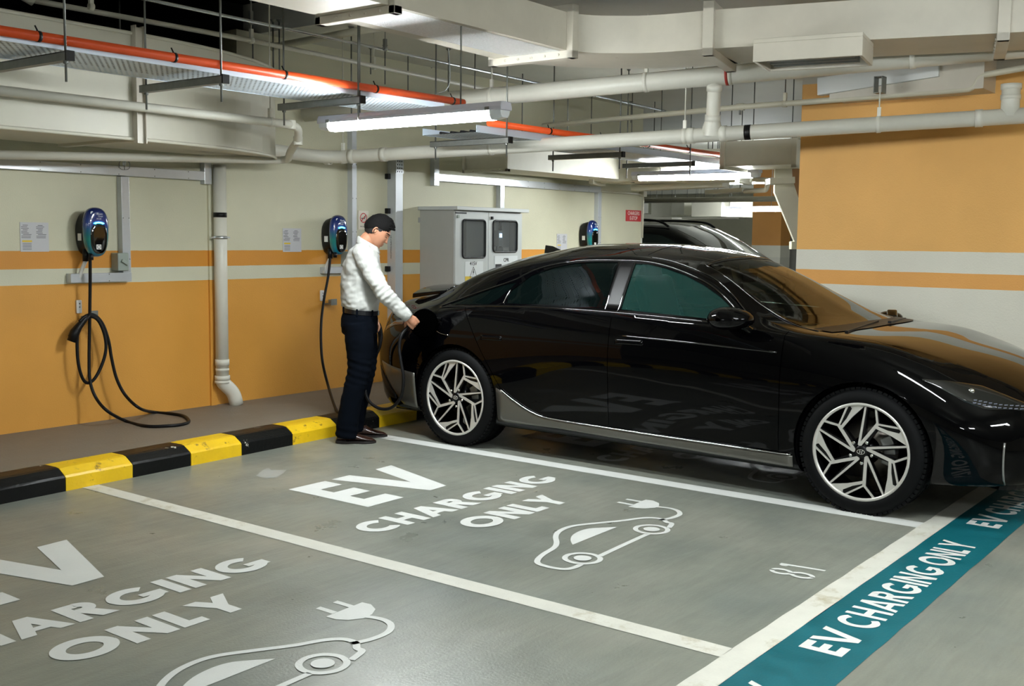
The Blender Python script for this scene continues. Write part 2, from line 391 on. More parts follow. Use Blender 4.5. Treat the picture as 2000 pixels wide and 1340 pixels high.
def lettering(word, x0, x1, y0, h, t, m, parent, gap=.13, base=(0, 0), z=ZP):
    ls = [letter(c, t) for c in word]
    tot = sum(w for _, w in ls)+gap*(len(word)-1)
    k = (x1-x0)/tot; x = x0
    for c, (polys, w) in zip(word, ls):
        if polys:
            mb = MB()
            for p in polys: flat([(x+px*k-base[0], y0+py*h-base[1]) for px, py in p], mb, z)
            mb.build('letter', m, parent, recalc=False)
        x += (w+gap)*k
def strokes(mb, pts, w, base, closed=False, n=6, z=ZP+.0008):
    sp = spline([(x, y, 0) for x, y in pts], n, closed)
    m = len(sp); L_, R_ = [], []
    for i, p in enumerate(sp):
        if closed: t = sp[(i+1) % m]-sp[i-1]
        else: t = sp[min(i+1, m-1)]-sp[max(i-1, 0)]
        t.normalize(); nn = Vector((-t.y, t.x, 0))*w/2
        L_.append((p+nn)); R_.append((p-nn))
    vs = [(p.x-base[0], p.y-base[1], z) for p in L_+R_]
    mb.add(vs, [(i, m+i, m+(i+1) % m, (i+1) % m) for i in range(m if closed else m-1)])
BAYN = [(-2.27, 'nearest bay at the lower left'), (0, 'middle bay beside the black sedan'), (2.27, 'far bay under the black sedan'), (4.54, 'bay beyond the orange wall')]
for dx, nm in BAYN[:3]:
    r = empty('bay_lettering', (4.6+dx, -3.0, 0)); tag(r, 'white EV CHARGING ONLY lettering in the '+nm, 'floor lettering'); b = (4.6, -3.0)
    lettering('E', 4.192, 4.486, -2.982, .65, .225, M_paint, r, 0, b)
    # V drawn wide, as on the floor
    mb = MB(); B_ = lambda l: [(x-b[0], y-b[1]) for x, y in l]
    flat(B_([(4.533, -2.332), (4.688, -2.326), (4.795, -2.747), (4.708, -2.98)]), mb); flat(B_([(4.914, -2.332), (5.071, -2.321), (4.861, -2.975), (4.708, -2.98), (4.795, -2.747)]), mb)
    mb.build('letter', M_paint, r, recalc=False)
    lettering('CHARGING', 3.828, 5.462, -3.405, .212, .25, M_paint, r, .085, b)
    lettering('ONLY', 4.232, 5.044, -3.762, .212, .25, M_paint, r, .085, b)
    if True:
        r2 = empty('car_symbol', (4.6+dx, -4.3, 0)); tag(r2, 'white car and plug symbol in the '+nm, 'floor marking'); b = (4.6, -4.3)
        mb = MB()
        strokes(mb, [(4.058, -4.478), (4.0, -4.482), (3.950, -4.462), (3.932, -4.40), (3.942, -4.325), (3.99, -4.283), (4.084, -4.251), (4.20, -4.228), (4.275, -4.19), (4.36, -4.125), (4.44, -4.085), (4.53, -4.07), (4.61, -4.085), (4.718, -4.145), (4.84, -4.218), (4.94, -4.262), (4.995, -4.31), (5.0, -4.37), (4.965, -4.415), (4.955, -4.45), (4.875, -4.478)], .028, b)
        strokes(mb, [(4.225, -4.474), (4.47, -4.462), (4.705, -4.454)], .028, b)
        mb.build('car_outline', M_paint, r2, recalc=False)
        for cx, cy in ((4.140, -4.432), (4.790, -4.425)):
            mb = MB(); strokes(mb, [(cx+.083*math.cos(a), cy+.083*math.sin(a)) for a in [k*PI/4 for k in range(8)]], .026, b, True)
            flat([(cx-b[0]+.042*math.cos(k*PI/10), cy-b[1]+.042*math.sin(k*PI/10)) for k in range(20)], mb); mb.build('wheel_symbol', M_paint, r2, recalc=False)
        mb = MB(); flat([(p.x-b[0], p.y-b[1]) for p in spline([(4.300, -4.268, 0), (4.36, -4.215, 0), (4.44, -4.172, 0), (4.53, -4.156, 0), (4.60, -4.168, 0), (4.66, -4.212, 0), (4.718, -4.262, 0)], 4)], mb); mb.build('window_symbol', M_paint, r2, recalc=False)
        mb = MB(); strokes(mb, [(4.985, -4.368), (5.06, -4.392), (5.15, -4.39), (5.215, -4.345), (5.238, -4.28), (5.222, -4.205)], .028, b); mb.build('cord_symbol', M_paint, r2, recalc=False)
        mb = MB(); flat([(x-b[0], y-b[1]) for x, y in [(5.122, -4.085), (5.330, -4.075), (5.335, -4.12), (5.305, -4.175), (5.255, -4.205), (5.20, -4.212), (5.15, -4.18), (5.124, -4.135)]], mb)
        for px_ in (5.175, 5.268): flat([(px_-.015-b[0], -3.985-b[1]), (px_+.013-b[0], -3.982-b[1]), (px_+.013-b[0], -4.08-b[1]), (px_-.015-b[0], -4.08-b[1])], mb)
        mb.build('plug_symbol', M_paint, r2, recalc=False)
r = empty('bay_number', (4.6, -5.3, 0)); tag(r, 'white stencilled bay number 81 near the front line', 'floor lettering')
def stencil8(cx, y0, h, w, mb, b):
    for cy, rr in ((y0+h*.74, .26), (y0+h*.26, .28)):
        for a0 in (100, -80):
            pl = arc_strip(cx, cy, w/2, h*rr, .022, a0, a0+160, 14)
            for p in pl: flat([(x-b[0], y-b[1]) for x, y in p], mb)
mb = MB(); stencil8(4.545, -5.388, .205, .085, mb, (4.6, -5.3)); mb.build('digit', M_paint, r, recalc=False)
mb = MB(); flat([(x-4.6, y+5.3) for x, y in [(4.672, -5.388), (4.692, -5.388), (4.668, -5.184), (4.642, -5.184), (4.630, -5.20), (4.632, -5.222), (4.650, -5.226)]], mb); mb.build('digit', M_paint, r, recalc=False)
for k, nm in ((-1, 'at the lower edge, cut by the frame'), (0, 'in front of the middle bay'), (1, 'in front of the black sedan'), (2, 'in front of the bay beyond the sedan')):
    r = empty('teal_band_lettering', (4.64+2.2385*k, -5.74, 0)); tag(r, 'white lettering on the teal band '+nm, 'floor lettering')
    b = (4.64, -5.74)
    lettering('EV', 3.722, 3.995, -5.822, .163, .215, M_paint, r, .06, b, ZP+.0012)
    lettering('CHARGING', 4.055, 5.045, -5.822, .163, .20, M_paint, r, .13, b, ZP+.0012)
    lettering('ONLY', 5.09, 5.565, -5.822, .163, .20, M_paint, r, .13, b, ZP+.0012)
# pale patch scraped on the floor
p = MB(); flat([(4.115, -1.86), (4.25, -1.74), (4.29, -1.80), (4.42, -1.85), (4.40, -2.0), (4.28, -2.02), (4.2, -1.98)], p)
pp = atz(500, 922, 0)
mb = MB(); flat([(atz(x, y, 0).x, atz(x, y, 0).y) for x, y in [(500, 930), (513, 919), (524, 914), (530, 919), (560, 918), (553, 925), (540, 933), (520, 935)]], mb)
tag(mb.build('floor_patch', mat('pale floor patch', (150, 153, 148), .4, var=.05)), 'pale irregular patch on the grey floor left of the EV lettering', 'floor marking')
# ------------------------------------------------------------------ wall services
def box_part(name, m, parent, x0, x1, y0, y1, z0, z1, org, bevel=.002):
    return MB().box(x0-org[0], x1-org[0], y0-org[1], y1-org[1], z0-org[2], z1-org[2]).build(name, m, parent, bevel=bevel)
M_sign = mat('laminated notice', (196, 196, 200), .3, var=.02)
M_ink = mat('printed ink', (70, 72, 80), .5)
M_inky = mat('yellow print', (222, 190, 60), .5)
M_led = mat('charger led', (60, 215, 255), .3, emit=9)
M_greybox = mat('grey isolator', (150, 160, 152), .35)
M_clear = mat('blue white print', (225, 232, 240), .4)
def charger_shell_mat():
    m = mat('blue to teal charger shell', (10, 50, 140), .18, coat=1.0)
    nt = m.node_tree; N = nt.nodes; L = nt.links
    tc = N.new('ShaderNodeTexCoord'); sx = N.new('ShaderNodeSeparateXYZ'); L.new(tc.outputs['Object'], sx.inputs[0])
    mr = N.new('ShaderNodeMapRange'); mr.inputs['From Min'].default_value = -.2; mr.inputs['From Max'].default_value = .2; L.new(sx.outputs['Z'], mr.inputs['Value'])
    cr = N.new('ShaderNodeValToRGB'); e = cr.color_ramp.elements; e[0].position = .05; e[0].color = lin((14, 96, 132)); e[1].position = .95; e[1].color = lin((10, 22, 84))
    a = e.new(.38); a.color = lin((20, 124, 116)); a = e.new(.62); a.color = lin((14, 54, 128))
    L.new(mr.outputs[0], cr.inputs['Fac']); L.new(cr.outputs[0], N['Principled BSDF'].inputs['Base Color']); return m
M_shell = charger_shell_mat()
def sup(a, w, h, n=2.6, top=1.0):
    c, s = math.cos(a), math.sin(a)
    x = w*abs(c)**(2/n)*(1 if c >= 0 else -1); z = h*abs(s)**(2/n)*(1 if s >= 0 else -1)
    return x*(1+.075*z/h)*.80, z*.87
def make_charger(x, zc, where):
    r = empty('wall_charger', (x, 0, zc)); tag(r, 'blue and teal oval wall charger '+where, 'charger', 'wall chargers')
    n = 40
    def loft(rings, name, m, parent=r):
        mb = MB(); vs = []
        for (w, h, y, cx, cz) in rings:
            for k in range(n):
                a = 2*PI*k/n; px, pz = sup(a, w, h); vs.append((px+cx, y, pz+cz))
        fs = [(i*n+k, i*n+(k+1) % n, (i+1)*n+(k+1) % n, (i+1)*n+k) for i in range(len(rings)-1) for k in range(n)]
        fs += [tuple(range(n))[::-1], tuple(range((len(rings)-1)*n, len(rings)*n))]
        mb.add(vs, fs, 0, True); return mb.build(name, m, parent, smooth=True)
    loft([(.098, .165, -.012, 0, -.02), (.103, .178, -.03, 0, -.015), (.105, .185, -.115, 0, 0), (.098, .180, -.13, 0, 0)], 'back_housing', M_black)
    loft([(.108, .190, -.118, 0, 0), (.117, .200, -.125, 0, 0), (.118, .201, -.14, 0, 0), (.112, .194, -.158, 0, 0), (.098, .178, -.172, 0, 0), (.080, .158, -.178, 0, -.0), (.06, .12, -.18, 0, 0)], 'front_shell', M_shell)
    loft([(.078, .120, -.168, 0, -.045), (.080, .122, -.1805, 0, -.045), (.074, .116, -.184, 0, -.045), (.05, .09, -.185, 0, -.045)], 'screen_recess', mat('gloss black panel', (4, 4, 5), .08, coat=1))
    mb = MB()
    for k in range(10):
        a0, a1 = PI*(.2+.6*k/10), PI*(.2+.6*(k+1)/10)
        pt = lambda a, rr: (rr*math.cos(a)*.82, -.1845, .046+rr*math.sin(a)*.42)
        mb.add([pt(a0, .062), pt(a1, .066), pt(a1, .042), pt(a0, .042)], [(0, 1, 2, 3)])
    mb.build('status_light', M_led, r)
    mb = MB(); mb.box(-.026, .010, -.1885, -.1845, -.120, -.086); q = mb.build('sticker', M_white, r)
    mb = MB(); mb.lathe((-.008, -.1886, -.103), (0, -1, 0), [(0, .010), (.0004, .010), (.0004, .014), (0, .014)], 16); mb.build('sticker_ring', M_ink, q)
    MB().box(-.0885, -.083, -.095, -.055, -.06, -.01).build('side_label', M_white, r)
    # white emblem and lettering on the crown of the shell
    mb = MB(); mb.lathe((-.046, -.1725, .134), (0, -1, 0), [(0, 0), (0, .012), (.001, .012), (.001, 0)], 14); mb.build('emblem', M_clear, r)
    lab('printed_name', 'Blues', .022, (.008, -.1795, .128), (PI/2, 0, 0), M_clear, r)
    lab('printed_name', 'Charge', .013, (.014, -.1805, .112), (PI/2, 0, 0), M_clear, r)
    lab('printed_name', 'AC22', .016, (.0, -.1835, .094), (PI/2, 0, 0), M_clear, r)
    MB().cyl((-.052, -.09, -.205), (-.052, -.09, -.12), .022, 14).build('cable_gland', M_black, r)
    MB().cyl((-.045, -.145, -.196), (-.045, -.145, -.15), .017, 14).build('cable_gland', M_black, r)
    mb = MB(); mb.tube(fillet([(-.052, -.09, -.2), (-.07, -.06, -.27), (-.08, -.045, -.335)], .03), .014, 10); mb.build('flexible_conduit', M_white, r)
    return r
XC = [(4.352, 1.49), (6.69, 1.49), (10.755, 1.525)]
WH = ['at the left end of the wall', 'behind the man in the white shirt', 'at the right end, behind the sedan roof']
for (x, z), w in zip(XC, WH): make_charger(x, z, w)

def make_trunk(name, label, segs, y=-.055, w=.07, m=M_trunk, org=None):
    o0 = org or segs[0][0]
    r = empty(name, (o0[0], 0, o0[1])); tag(r, label, 'trunking')
    for si, (a, b) in enumerate(segs):
        (x0, z0), (x1, z1) = a, b; y -= .0013; w -= .0011
        mb = MB()
        if abs(x1-x0) > abs(z1-z0): mb.beam((x0-o0[0], y/2, z0-o0[1]), (x1-o0[0], y/2, z1-o0[1]), abs(y), w, (0, 0, 1))
        else: mb.beam((x0-o0[0], y/2, z0-o0[1]), (x1-o0[0], y/2, z1-o0[1]), w, abs(y), (0, -1, 0))
        mb.build('trunking_length', m, r, bevel=.003)
        # fixing screws every 30 cm
        d = Vector((x1-x0, 0, z1-z0)); L_ = d.length; d.normalize(); q = Vector((-d.z, 0, d.x))
        mb = MB()
        for k in range(1, int(L_/.3)+1):
            for s in (-1, 1):
                c = Vector((x0-o0[0], y, z0-o0[1]))+d*(k*.3)+q*s*w*.36
                mb.lathe(c, (0, -1, 0), [(0, .004), (.002, .004), (.002, 0)], 8)
        if mb.v: mb.build('screw_row', M_rod, r)
    return r
xz = lambda px, py, y=0: (aty(px, py, y).x, aty(px, py, y).z)
make_trunk('wall_trunking', 'long white steel trunking under the big duct, dropping to the left charger',
    [((2.2, xz(401, 344, -.05)[1]), xz(401, 344, -.05)), ((xz(405, 310, -.05)[0], 1.875), (xz(405, 310, -.05)[0], 2.06)), (xz(243, 345, -.05), (xz(243, 345, -.05)[0], 1.165)), ((4.20, 1.165), (4.685, 1.165))], org=(2.2, 1.905))
make_trunk('wall_trunking', 'narrow steel trunking rising from behind the man to the pipes',
    [((6.965, 2.42), (6.965, 1.17)), ((6.60, 1.18), (6.965, 1.18))], w=.06, y=-.06)
tr = empty('incoming_trunking', (7.5, 0, 1.3)); tag(tr, 'tall white supply trunking lettered INCOMING ELECT EV, beside the grey cabinet', 'trunking')
MB().box(-.05, .05, -.107, 0, -1.18, .92).build('trunking_body', M_trunk, tr, bevel=.003)
lab('side_lettering', 'INCOMING ELECT EV', .0225, (-.0505, -.05, .085), (PI/2, 0, -PI/2), mat('black print', (20, 20, 22), .5), tr).rotation_euler = (Matrix.Rotation(-PI/2, 3, 'Z') @ Matrix.Rotation(PI/2, 3, 'X') @ Matrix.Rotation(PI/2, 3, 'Z')).to_euler()
for z in (-.12, .42, .74):
    MB().box(-.085, -.05, -.045, -.0, z-.025, z+.025).build('clip', M_black, tr, bevel=.004)
mb = MB(); mb.box(-.048, .052, -.112, -.1075, .77, .93)
mb.build('perforated_bracket', M_galv, tr)
mb = MB()
for i in range(3):
    for j in range(5): mb.lathe((-.028+i*.028, -.1125, .785+j*.032), (0, -1, 0), [(0, .007), (.0006, .007), (.0006, 0)], 8)
mb.build('bracket_hole', M_dark, tr)
t3 = make_trunk('wall_trunking', 'steel trunking stepping down above the grey cabinet and running right to the wall end',
    [((xz(845, 300)[0], 2.34), (xz(845, 300)[0], xz(845, 356)[1]-.035)), ((xz(845, 356)[0], 2.065), (xz(1166, 384)[0], 2.065)), ((xz(973, 380)[0], 2.04), (xz(973, 380)[0], 1.78)), ((xz(1164, 380)[0], 2.04), (xz(1164, 380)[0], 1.2))], w=.075)
mb = MB(); mb.tube([(xz(1168, 383)[0], -.03, 2.05), (12.06, -.03, 2.05)], .012, 8); mb.tube([(12.09, -.03, 2.07), (12.09, -.03, 1.5)], .012, 8)
mb.box(12.03, 12.11, -.07, -.002, 2.02, 2.09)
tag(mb.build('surface_conduit', M_pipeg), 'thin painted conduit with a junction box at the wall end', 'conduit')

def make_isolator(x, z, where):
    r = empty('isolator_switch', (x, 0, z)); tag(r, 'grey isolator switch box '+where, 'switch', 'isolator switches')
    MB().box(-.045, .045, -.09, 0, -.065, .065).build('switch_box', M_greybox, r, bevel=.006)
    MB().beam((-.02, -.1, .012), (.03, -.1, -.018), .02, .016, (0, -1, 0)).build('switch_lever', M_greybox, r, bevel=.003)
make_isolator(4.60, 1.277, 'beside the left charger trunking'); make_isolator(6.895, 1.28, 'behind the shoulder of the man')
def make_notice(x, z, where, w=.205, h=.20):
    r = empty('notice_sheet', (x, -.002, z)); tag(r, 'laminated charging instruction notice '+where, 'sign', 'instruction notices')
    MB().box(-w/2, w/2, -.003, 0, -h/2, h/2).build('sheet', M_sign, r)
    mb = MB()
    rnd = random.Random(4)
    for c in (-.095, .012):
        for k in range(9):
            if c > 0 and k in (3, 4): pass
            l = rnd.uniform(.04, .075); mb.box(c+(.0 if k % 3 else .012), c+l, -.0036, -.003, h/2-.022-k*.0105, h/2-.0185-k*.0105)
    mb.build('printed_line', M_ink, r)
    MB().box(-.09, -.02, -.0036, -.003, -.035, -.022).build('printed_line', M_inky, r)
    mb = MB()
    for k in range(5): mb.box(-.088, -.024, -.0036, -.003, -.046-k*.010, -.043-k*.010)
    mb.build('printed_line', M_ink, r)
make_notice(xz(67, 463)[0], xz(67, 463)[1], 'left of the first charger')
make_notice(xz(570, 469)[0], xz(570, 469)[1], 'left of the charger behind the man')
make_notice(xz(1097, 474)[0], xz(1097, 474)[1], 'left of the charger behind the sedan roof')

def make_holder(x, z, where):
    r = empty('cable_hook', (x, 0, z)); tag(r, 'white plate with steel cable hook '+where, 'hook', 'cable hooks')
    MB().box(-.072, -.032, -.02, 0, .0, .095).build('wall_plate', M_white, r, bevel=.006)
    mb = MB(); mb.lathe((-.052, -.021, .07), (0, -1, 0), [(0, .005), (.002, .005), (.002, 0)], 8); mb.lathe((-.052, -.021, .045), (0, -1, 0), [(0, .005), (.002, .005), (.002, 0)], 8); mb.build('screw_row', M_rod, r)
    mb = MB(); mb.box(-.03, .04, -.10, 0, -.03, -.022); mb.box(-.03, .04, -.104, -.098, -.035, .02); mb.box(.034, .04, -.1, 0, -.03, .01); mb.build('hook_tray', M_galvd, r)
make_holder(aty(175, 612, -.06).x, aty(175, 612, -.06).z, 'under the left charger')
make_holder(aty(645, 588, -.06).x, aty(645, 588, -.06).z, 'under the charger behind the man')

# charging cable of the left charger
def connector(name, parent, p, d, up, m=M_black, k=1.0):
    """plug handle: p = tip, d = direction from tip back to the cable"""
    p, d, up = Vector(p), Vector(d).normalized(), Vector(up); s = d.cross(up).normalized(); up = s.cross(d)
    pts = [p, p+d*.025*k, p+d*.03*k, p+d*.07*k, p+d*.12*k+up*.012*k, p+d*.17*k+up*.03*k, p+d*.215*k+up*.05*k]
    mb = MB(); mb.tube(pts, .02, 14, radii=[.029, .030, .034, .034, .026, .021, .015]); return mb.build(name, m, parent, smooth=True)
A = lambda px, py, y=-.10: aty(px, py, y)
cr_ = empty('charging_cable', (4.36, -.12, .9)); tag(cr_, 'black charging cable coiled over the hook, its loop lying on the grey screed', 'cable')
b = Vector((4.36, -.12, .9))
Z0 = PZ+.012
F = lambda px, py: atz(px, py, Z0)
pts = [A(176, 503, -.145), A(176, 560, -.12), A(175, 640, -.10), A(174, 700, -.10), A(176, 745, -.12), A(188, 778, -.16), (A(210, 803, -.26)), F(245, 822), F(285, 832), F(325, 832), F(355, 829), F(369, 823), F(360, 813), F(335, 808), F(300, 805), (A(272, 797, -.28)), A(245, 772, -.16), A(228, 740, -.13), A(218, 700, -.12), A(212, 665, -.12), A(200, 632, -.11), A(182, 615, -.11), A(162, 622, -.105), A(152, 650, -.11), A(151, 690, -.11), A(155, 720, -.11), A(163, 742, -.11), A(173, 748, -.11), A(186, 738, -.125), A(200, 710, -.13), A(207, 680, -.135), A(203, 650, -.13), A(190, 624, -.125), A(170, 617, -.125), A(155, 628, -.125)]
mb = MB(); mb.tube([p-b for p in spline(pts, 7)], .0115, 10); mb.build('cable', M_rubber, cr_)
connector('connector', cr_, A(139, 667, -.10)-b, (A(155, 628, -.12)-A(139, 667, -.10)), (1, 0, .2))

# drain down pipe on the wall
def rings(pr, r, rr, w, t, parent, m, name='coupling', n=18):
    """collar on a straight pipe from p to q at parameter t"""
    p, q = pr; p, q = Vector(p), Vector(q); d = (q-p).normalized(); c = p+(q-p)*t
    mb = MB(); mb.lathe(c-d*w/2, d, [(0, r), (0, rr), (w, rr), (w, r)], n); return mb.build(name, m, parent)
xp = aty(431, 500, -.08).x
dp = empty('drain_downpipe', (xp, -.08, PZ)); tag(dp, 'white drain downpipe with black tape band running down the orange wall', 'pipe')
T = Vector((xp, -.08, 0)); zz = lambda py: aty(431, py, -.08).z
top, bot = Vector((0, 0, 2.03-PZ)), Vector((0, 0, zz(735)-PZ))
MB().tube([top, bot], .051, 22).build('pipe_length', M_pipe, dp)
e2 = atz(455, 783, PZ)
el = [bot, bot+Vector((0, 0, -.05)), Vector((.085, -.03, .10)), Vector((.105, -.04, .0))]
MB().tube(fillet(el, .06, 6), .055, 20).build('elbow', M_pipe, dp)
for py, rr, w in ((708, .056, .05), (722, .054, .02), (738, .060, .035), (746, .062, .02)): rings((top, bot), .04, rr, w, (2.03-zz(py))/(2.03-zz(735)), dp, M_pipe, n=22)
rings((top, bot), .05, .0522, .038, (2.03-zz(420))/(2.03-zz(735)), dp, M_black, 'tape_band', 22)
mb = MB(); zt = zz(464)-PZ; mb.lathe((0, 0, zt-.012), (0, 0, 1), [(0, .052), (0, .056), (.024, .056), (.024, .052)], 20); mb.box(-.09, -.05, -.006, .006, zt-.006, zt+.006); mb.box(.05, .09, -.006, .006, zt-.006, zt+.006); mb.box(-.012, .012, .05, .08, zt-.01, zt+.01); mb.build('pipe_bracket', M_galv, dp)

# no smoking sign and e-stop sign
ns = empty('no_smoking_sign', (xz(709, 430)[0], -.002, xz(709, 430)[1])); tag(ns, 'small white no smoking sign on the wall behind the head of the man', 'sign')
MB().box(-.065, .065, -.004, 0, -.085, .085).build('plate', mat('sign cream', (222, 214, 200), .4), ns)
M_red = mat('sign red', (196, 40, 44), .45)
mb = MB()
for k in range(24):
    a0, a1 = 2*PI*k/24, 2*PI*(k+1)/24
    mb.add([(.045*math.cos(a0), -.0048, .02+.045*math.sin(a0)), (.045*math.cos(a1), -.0048, .02+.045*math.sin(a1)), (.037*math.cos(a1), -.0048, .02+.037*math.sin(a1)), (.037*math.cos(a0), -.0048, .02+.037*math.sin(a0))], [(0, 1, 2, 3)])
mb.add([(.024, -.0049, .048), (.030, -.0049, .042), (-.024, -.0049, -.012), (-.030, -.0049, -.006)], [(0, 1, 2, 3)])
mb.build('ban_symbol', M_red, ns)
mb = MB(); mb.box(-.028, .02, -.0046, -.0042, .012, .02); mb.box(.012, .026, -.0046, -.0042, .024, .032); mb.build('cigarette_symbol', M_ink, ns)
lab('printed_text', 'No Smoking', .016, (0, -.0048, -.058), (PI/2, 0, 0), M_ink, ns)
es = empty('stop_sign', (11.81, -.002, 1.71)); tag(es, 'red sign reading CHARGERS E-STOP near the wall end', 'sign')
p0, p1 = xz(1222, 410), xz(1251, 433); es.location = ((p0[0]+p1[0])/2, -.002, (p0[1]+p1[1])/2)
hw, hh = (p1[0]-p0[0])/2, (p0[1]-p1[1])/2
MB().box(-hw, hw, -.005, 0, -hh, hh).build('plate', M_red, es)
lab('printed_text', 'CHARGERS', .064, (0, -.006, hh*.42), (PI/2, 0, 0), mat('pink white print', (240, 214, 210), .5), es, bold=.0008, sx=(hw*1.75)/.36)
lab('printed_text', 'E-STOP', .064, (0, -.006, -hh*.45), (PI/2, 0, 0), mat('pink white print', (240, 214, 210), .5), es, bold=.0008, sx=(hw*1.75)/.36)

# electrical cabinet
M_cab = mat('light grey powder coat', (196, 200, 198), .42, var=.03)
M_cabd = mat('grey powder coat side', (172, 172, 166), .45, var=.03)
def glassm(name, rgb, rough=.0, alpha=1.0):
    if name in MATS: return MATS[name]
    m = bpy.data.materials.new(name); m.use_nodes = True; nt = m.node_tree; N = nt.nodes; L = nt.links
    for n in list(N): N.remove(n)
    out = N.new('ShaderNodeOutputMaterial'); tr_ = N.new('ShaderNodeBsdfTransparent'); tr_.inputs[0].default_value = lin(rgb)
    gl = N.new('ShaderNodeBsdfGlossy'); gl.inputs['Roughness'].default_value = rough; fr = N.new('ShaderNodeFresnel'); fr.inputs[0].default_value = 1.52
    mx = N.new('ShaderNodeMixShader'); L.new(fr.outputs[0], mx.inputs[0]); L.new(tr_.outputs[0], mx.inputs[1]); L.new(gl.outputs[0], mx.inputs[2]); L.new(mx.outputs[0], out.inputs[0])
    MATS[name] = m; return m
M_wglass = glassm('cabinet window glass', (225, 230, 228))
def reflection_tint(m, rgb, fac):
    nt = m.node_tree; N = nt.nodes; L = nt.links; out = [n for n in N if n.type == 'OUTPUT_MATERIAL'][0]; src = out.inputs[0].links[0].from_socket
    d = N.new('ShaderNodeBsdfDiffuse'); d.inputs[0].default_value = lin(rgb); mx = N.new('ShaderNodeMixShader'); mx.inputs[0].default_value = fac
    L.new(src, mx.inputs[1]); L.new(d.outputs[0], mx.inputs[2]); L.new(mx.outputs[0], out.inputs[0])
reflection_tint(M_wglass, (205, 207, 205), .16)  # pale diffuse tint stands for bright reflections in the panes
CX0, CX1, CY, CZ0, CZ1 = 7.906, 8.965, -.449, PZ, 1.74
cab = empty('meter_cabinet', (CX0, CY, PZ)); tag(cab, 'grey two-door electrical meter cabinet with two round-cornered windows behind the sedan', 'cabinet')
O_ = (CX0, CY, PZ)
mb = MB()
for a in [(CX0, CX0+.012, CY+.02, -.002, CZ0, CZ1), (CX1-.012, CX1, CY+.02, -.002, CZ0, CZ1), (CX0+.013, CX1-.013, -.014, -.002, CZ0, CZ1-.001), (CX0+.013, CX1-.013, CY+.021, -.016, CZ0, CZ0+.06), (CX0+.013, CX1-.013, CY+.021, -.016, CZ1-.02, CZ1-.001)]:
    mb.box(a[0]-O_[0], a[1]-O_[0], a[2]-O_[1], a[3]-O_[1], a[4]-O_[2], a[5]-O_[2])
mb.build('cabinet_body', M_cabd, cab)
MB().box(-.03, CX1-CX0+.05, -.05, .46, CZ1-PZ, CZ1-PZ+.035).build('roof_plate', M_cab, cab, bevel=.004)
def rrect(x0, x1, z0, z1, r, n=6):
    pts = []
    for cx, cz, a in ((x1-r, z1-r, 0), (x0+r, z1-r, 90), (x0+r, z0+r, 180), (x1-r, z0+r, 270)):
        for k in range(n+1):
            t = math.radians(a+90*k/n); pts.append((cx+r*math.cos(t), cz+r*math.sin(t)))
    return pts
def door_with_window(name, x0, x1, z0, z1, wx0, wx1, wz0, wz1, parent, org):
    """door slab with rounded window opening: outer rectangle bridged to rounded inner loop"""
    inner = rrect(wx0, wx1, wz0, wz1, .035); n = len(inner)
    outer = []
    cx, cz = (wx0+wx1)/2, (wz0+wz1)/2
    for (x, z) in inner:
        q = inner.index((x, z))//7
        ex, ez = [(x1, z1), (x0, z1), (x0, z0), (x1, z0)][q]
        k = inner.index((x, z)) % 7
        # sweep along the corner of the rectangle
        t = k/6
        if q == 0: p = (x1, cz+(z1-cz)*min(1, t*2)) if t < .5 else (x1+(cx-x1)*(t-.5)*2, z1)
        elif q == 1: p = (cx+(x0-cx)*t*2, z1) if t < .5 else (x0, z1+(cz-z1)*(t-.5)*2)
        elif q == 2: p = (x0, cz+(z0-cz)*t*2) if t < .5 else (x0+(cx-x0)*(t-.5)*2, z0)
        else: p = (cx+(x1-cx)*t*2, z0) if t < .5 else (x1, z0+(cz-z0)*(t-.5)*2)
        outer.append(p)
    vs = []
    for y in (CY, CY+.02):
        vs += [(x-org[0], y-org[1], z-org[2]) for x, z in outer]+[(x-org[0], y-org[1], z-org[2]) for x, z in inner]
    fs = []
    for i in range(n):
        j = (i+1) % n
        fs += [(i, j, n+j, n+i), (2*n+i, 3*n+i, 3*n+j, 2*n+j), (i, 2*n+i, 2*n+j, j), (n+i, n+j, 3*n+j, 3*n+i)]
    d = MB().add(vs, fs).build(name, M_cab, parent)
    mb = MB(); mb.tube([(x-org[0], CY-.004-org[1], z-org[2]) for x, z in inner], .009, 8, closed=True); mb.build('window_gasket', M_black, d)
    mb = MB(); mb.add([(x-org[0], CY+.004-org[1], z-org[2]) for x, z in inner], [tuple(range(n))]); mb.build('window_pane', M_wglass, d)
    return d
cxp = lambda px, py: (aty(px, py, CY).x, aty(px, py, CY).z)
sx_ = cxp(954, 450)[0]
a, c = cxp(903, 429), cxp(947, 503)
d1 = door_with_window('door', CX0+.004, sx_-.003, CZ0+.05, CZ1-.012, a[0], c[0], c[1], a[1], cab, O_)
a2, c2_ = cxp(963, 431), cxp(1009, 492)
d2 = door_with_window('door', sx_+.003, CX1-.004, CZ0+.05, CZ1-.012, a2[0], c2_[0], c2_[1], a2[1], cab, O_)
def plate(name, px0, py0, px1, py1, m, parent, off=.003):
    p, q = cxp(px0, py0), cxp(px1, py1)
    return MB().box(p[0]-O_[0], q[0]-O_[0], -off, -.0005, q[1]-O_[2], p[1]-O_[2]).build(name, m, parent)
plate('warning_label', 908, 511, 943, 552, mat('label white', (222, 226, 226), .4), d1)
lp = cxp(924, 515); lab('printed_text', '415V', .052, (lp[0]-O_[0], -.004, lp[1]-O_[2]), (PI/2, 0, 0), mat('black print', (20, 20, 22), .5), d1, bold=.0006)
lp = cxp(924, 532); x_, z_ = lp[0]-O_[0], lp[1]-O_[2]
mb = MB()
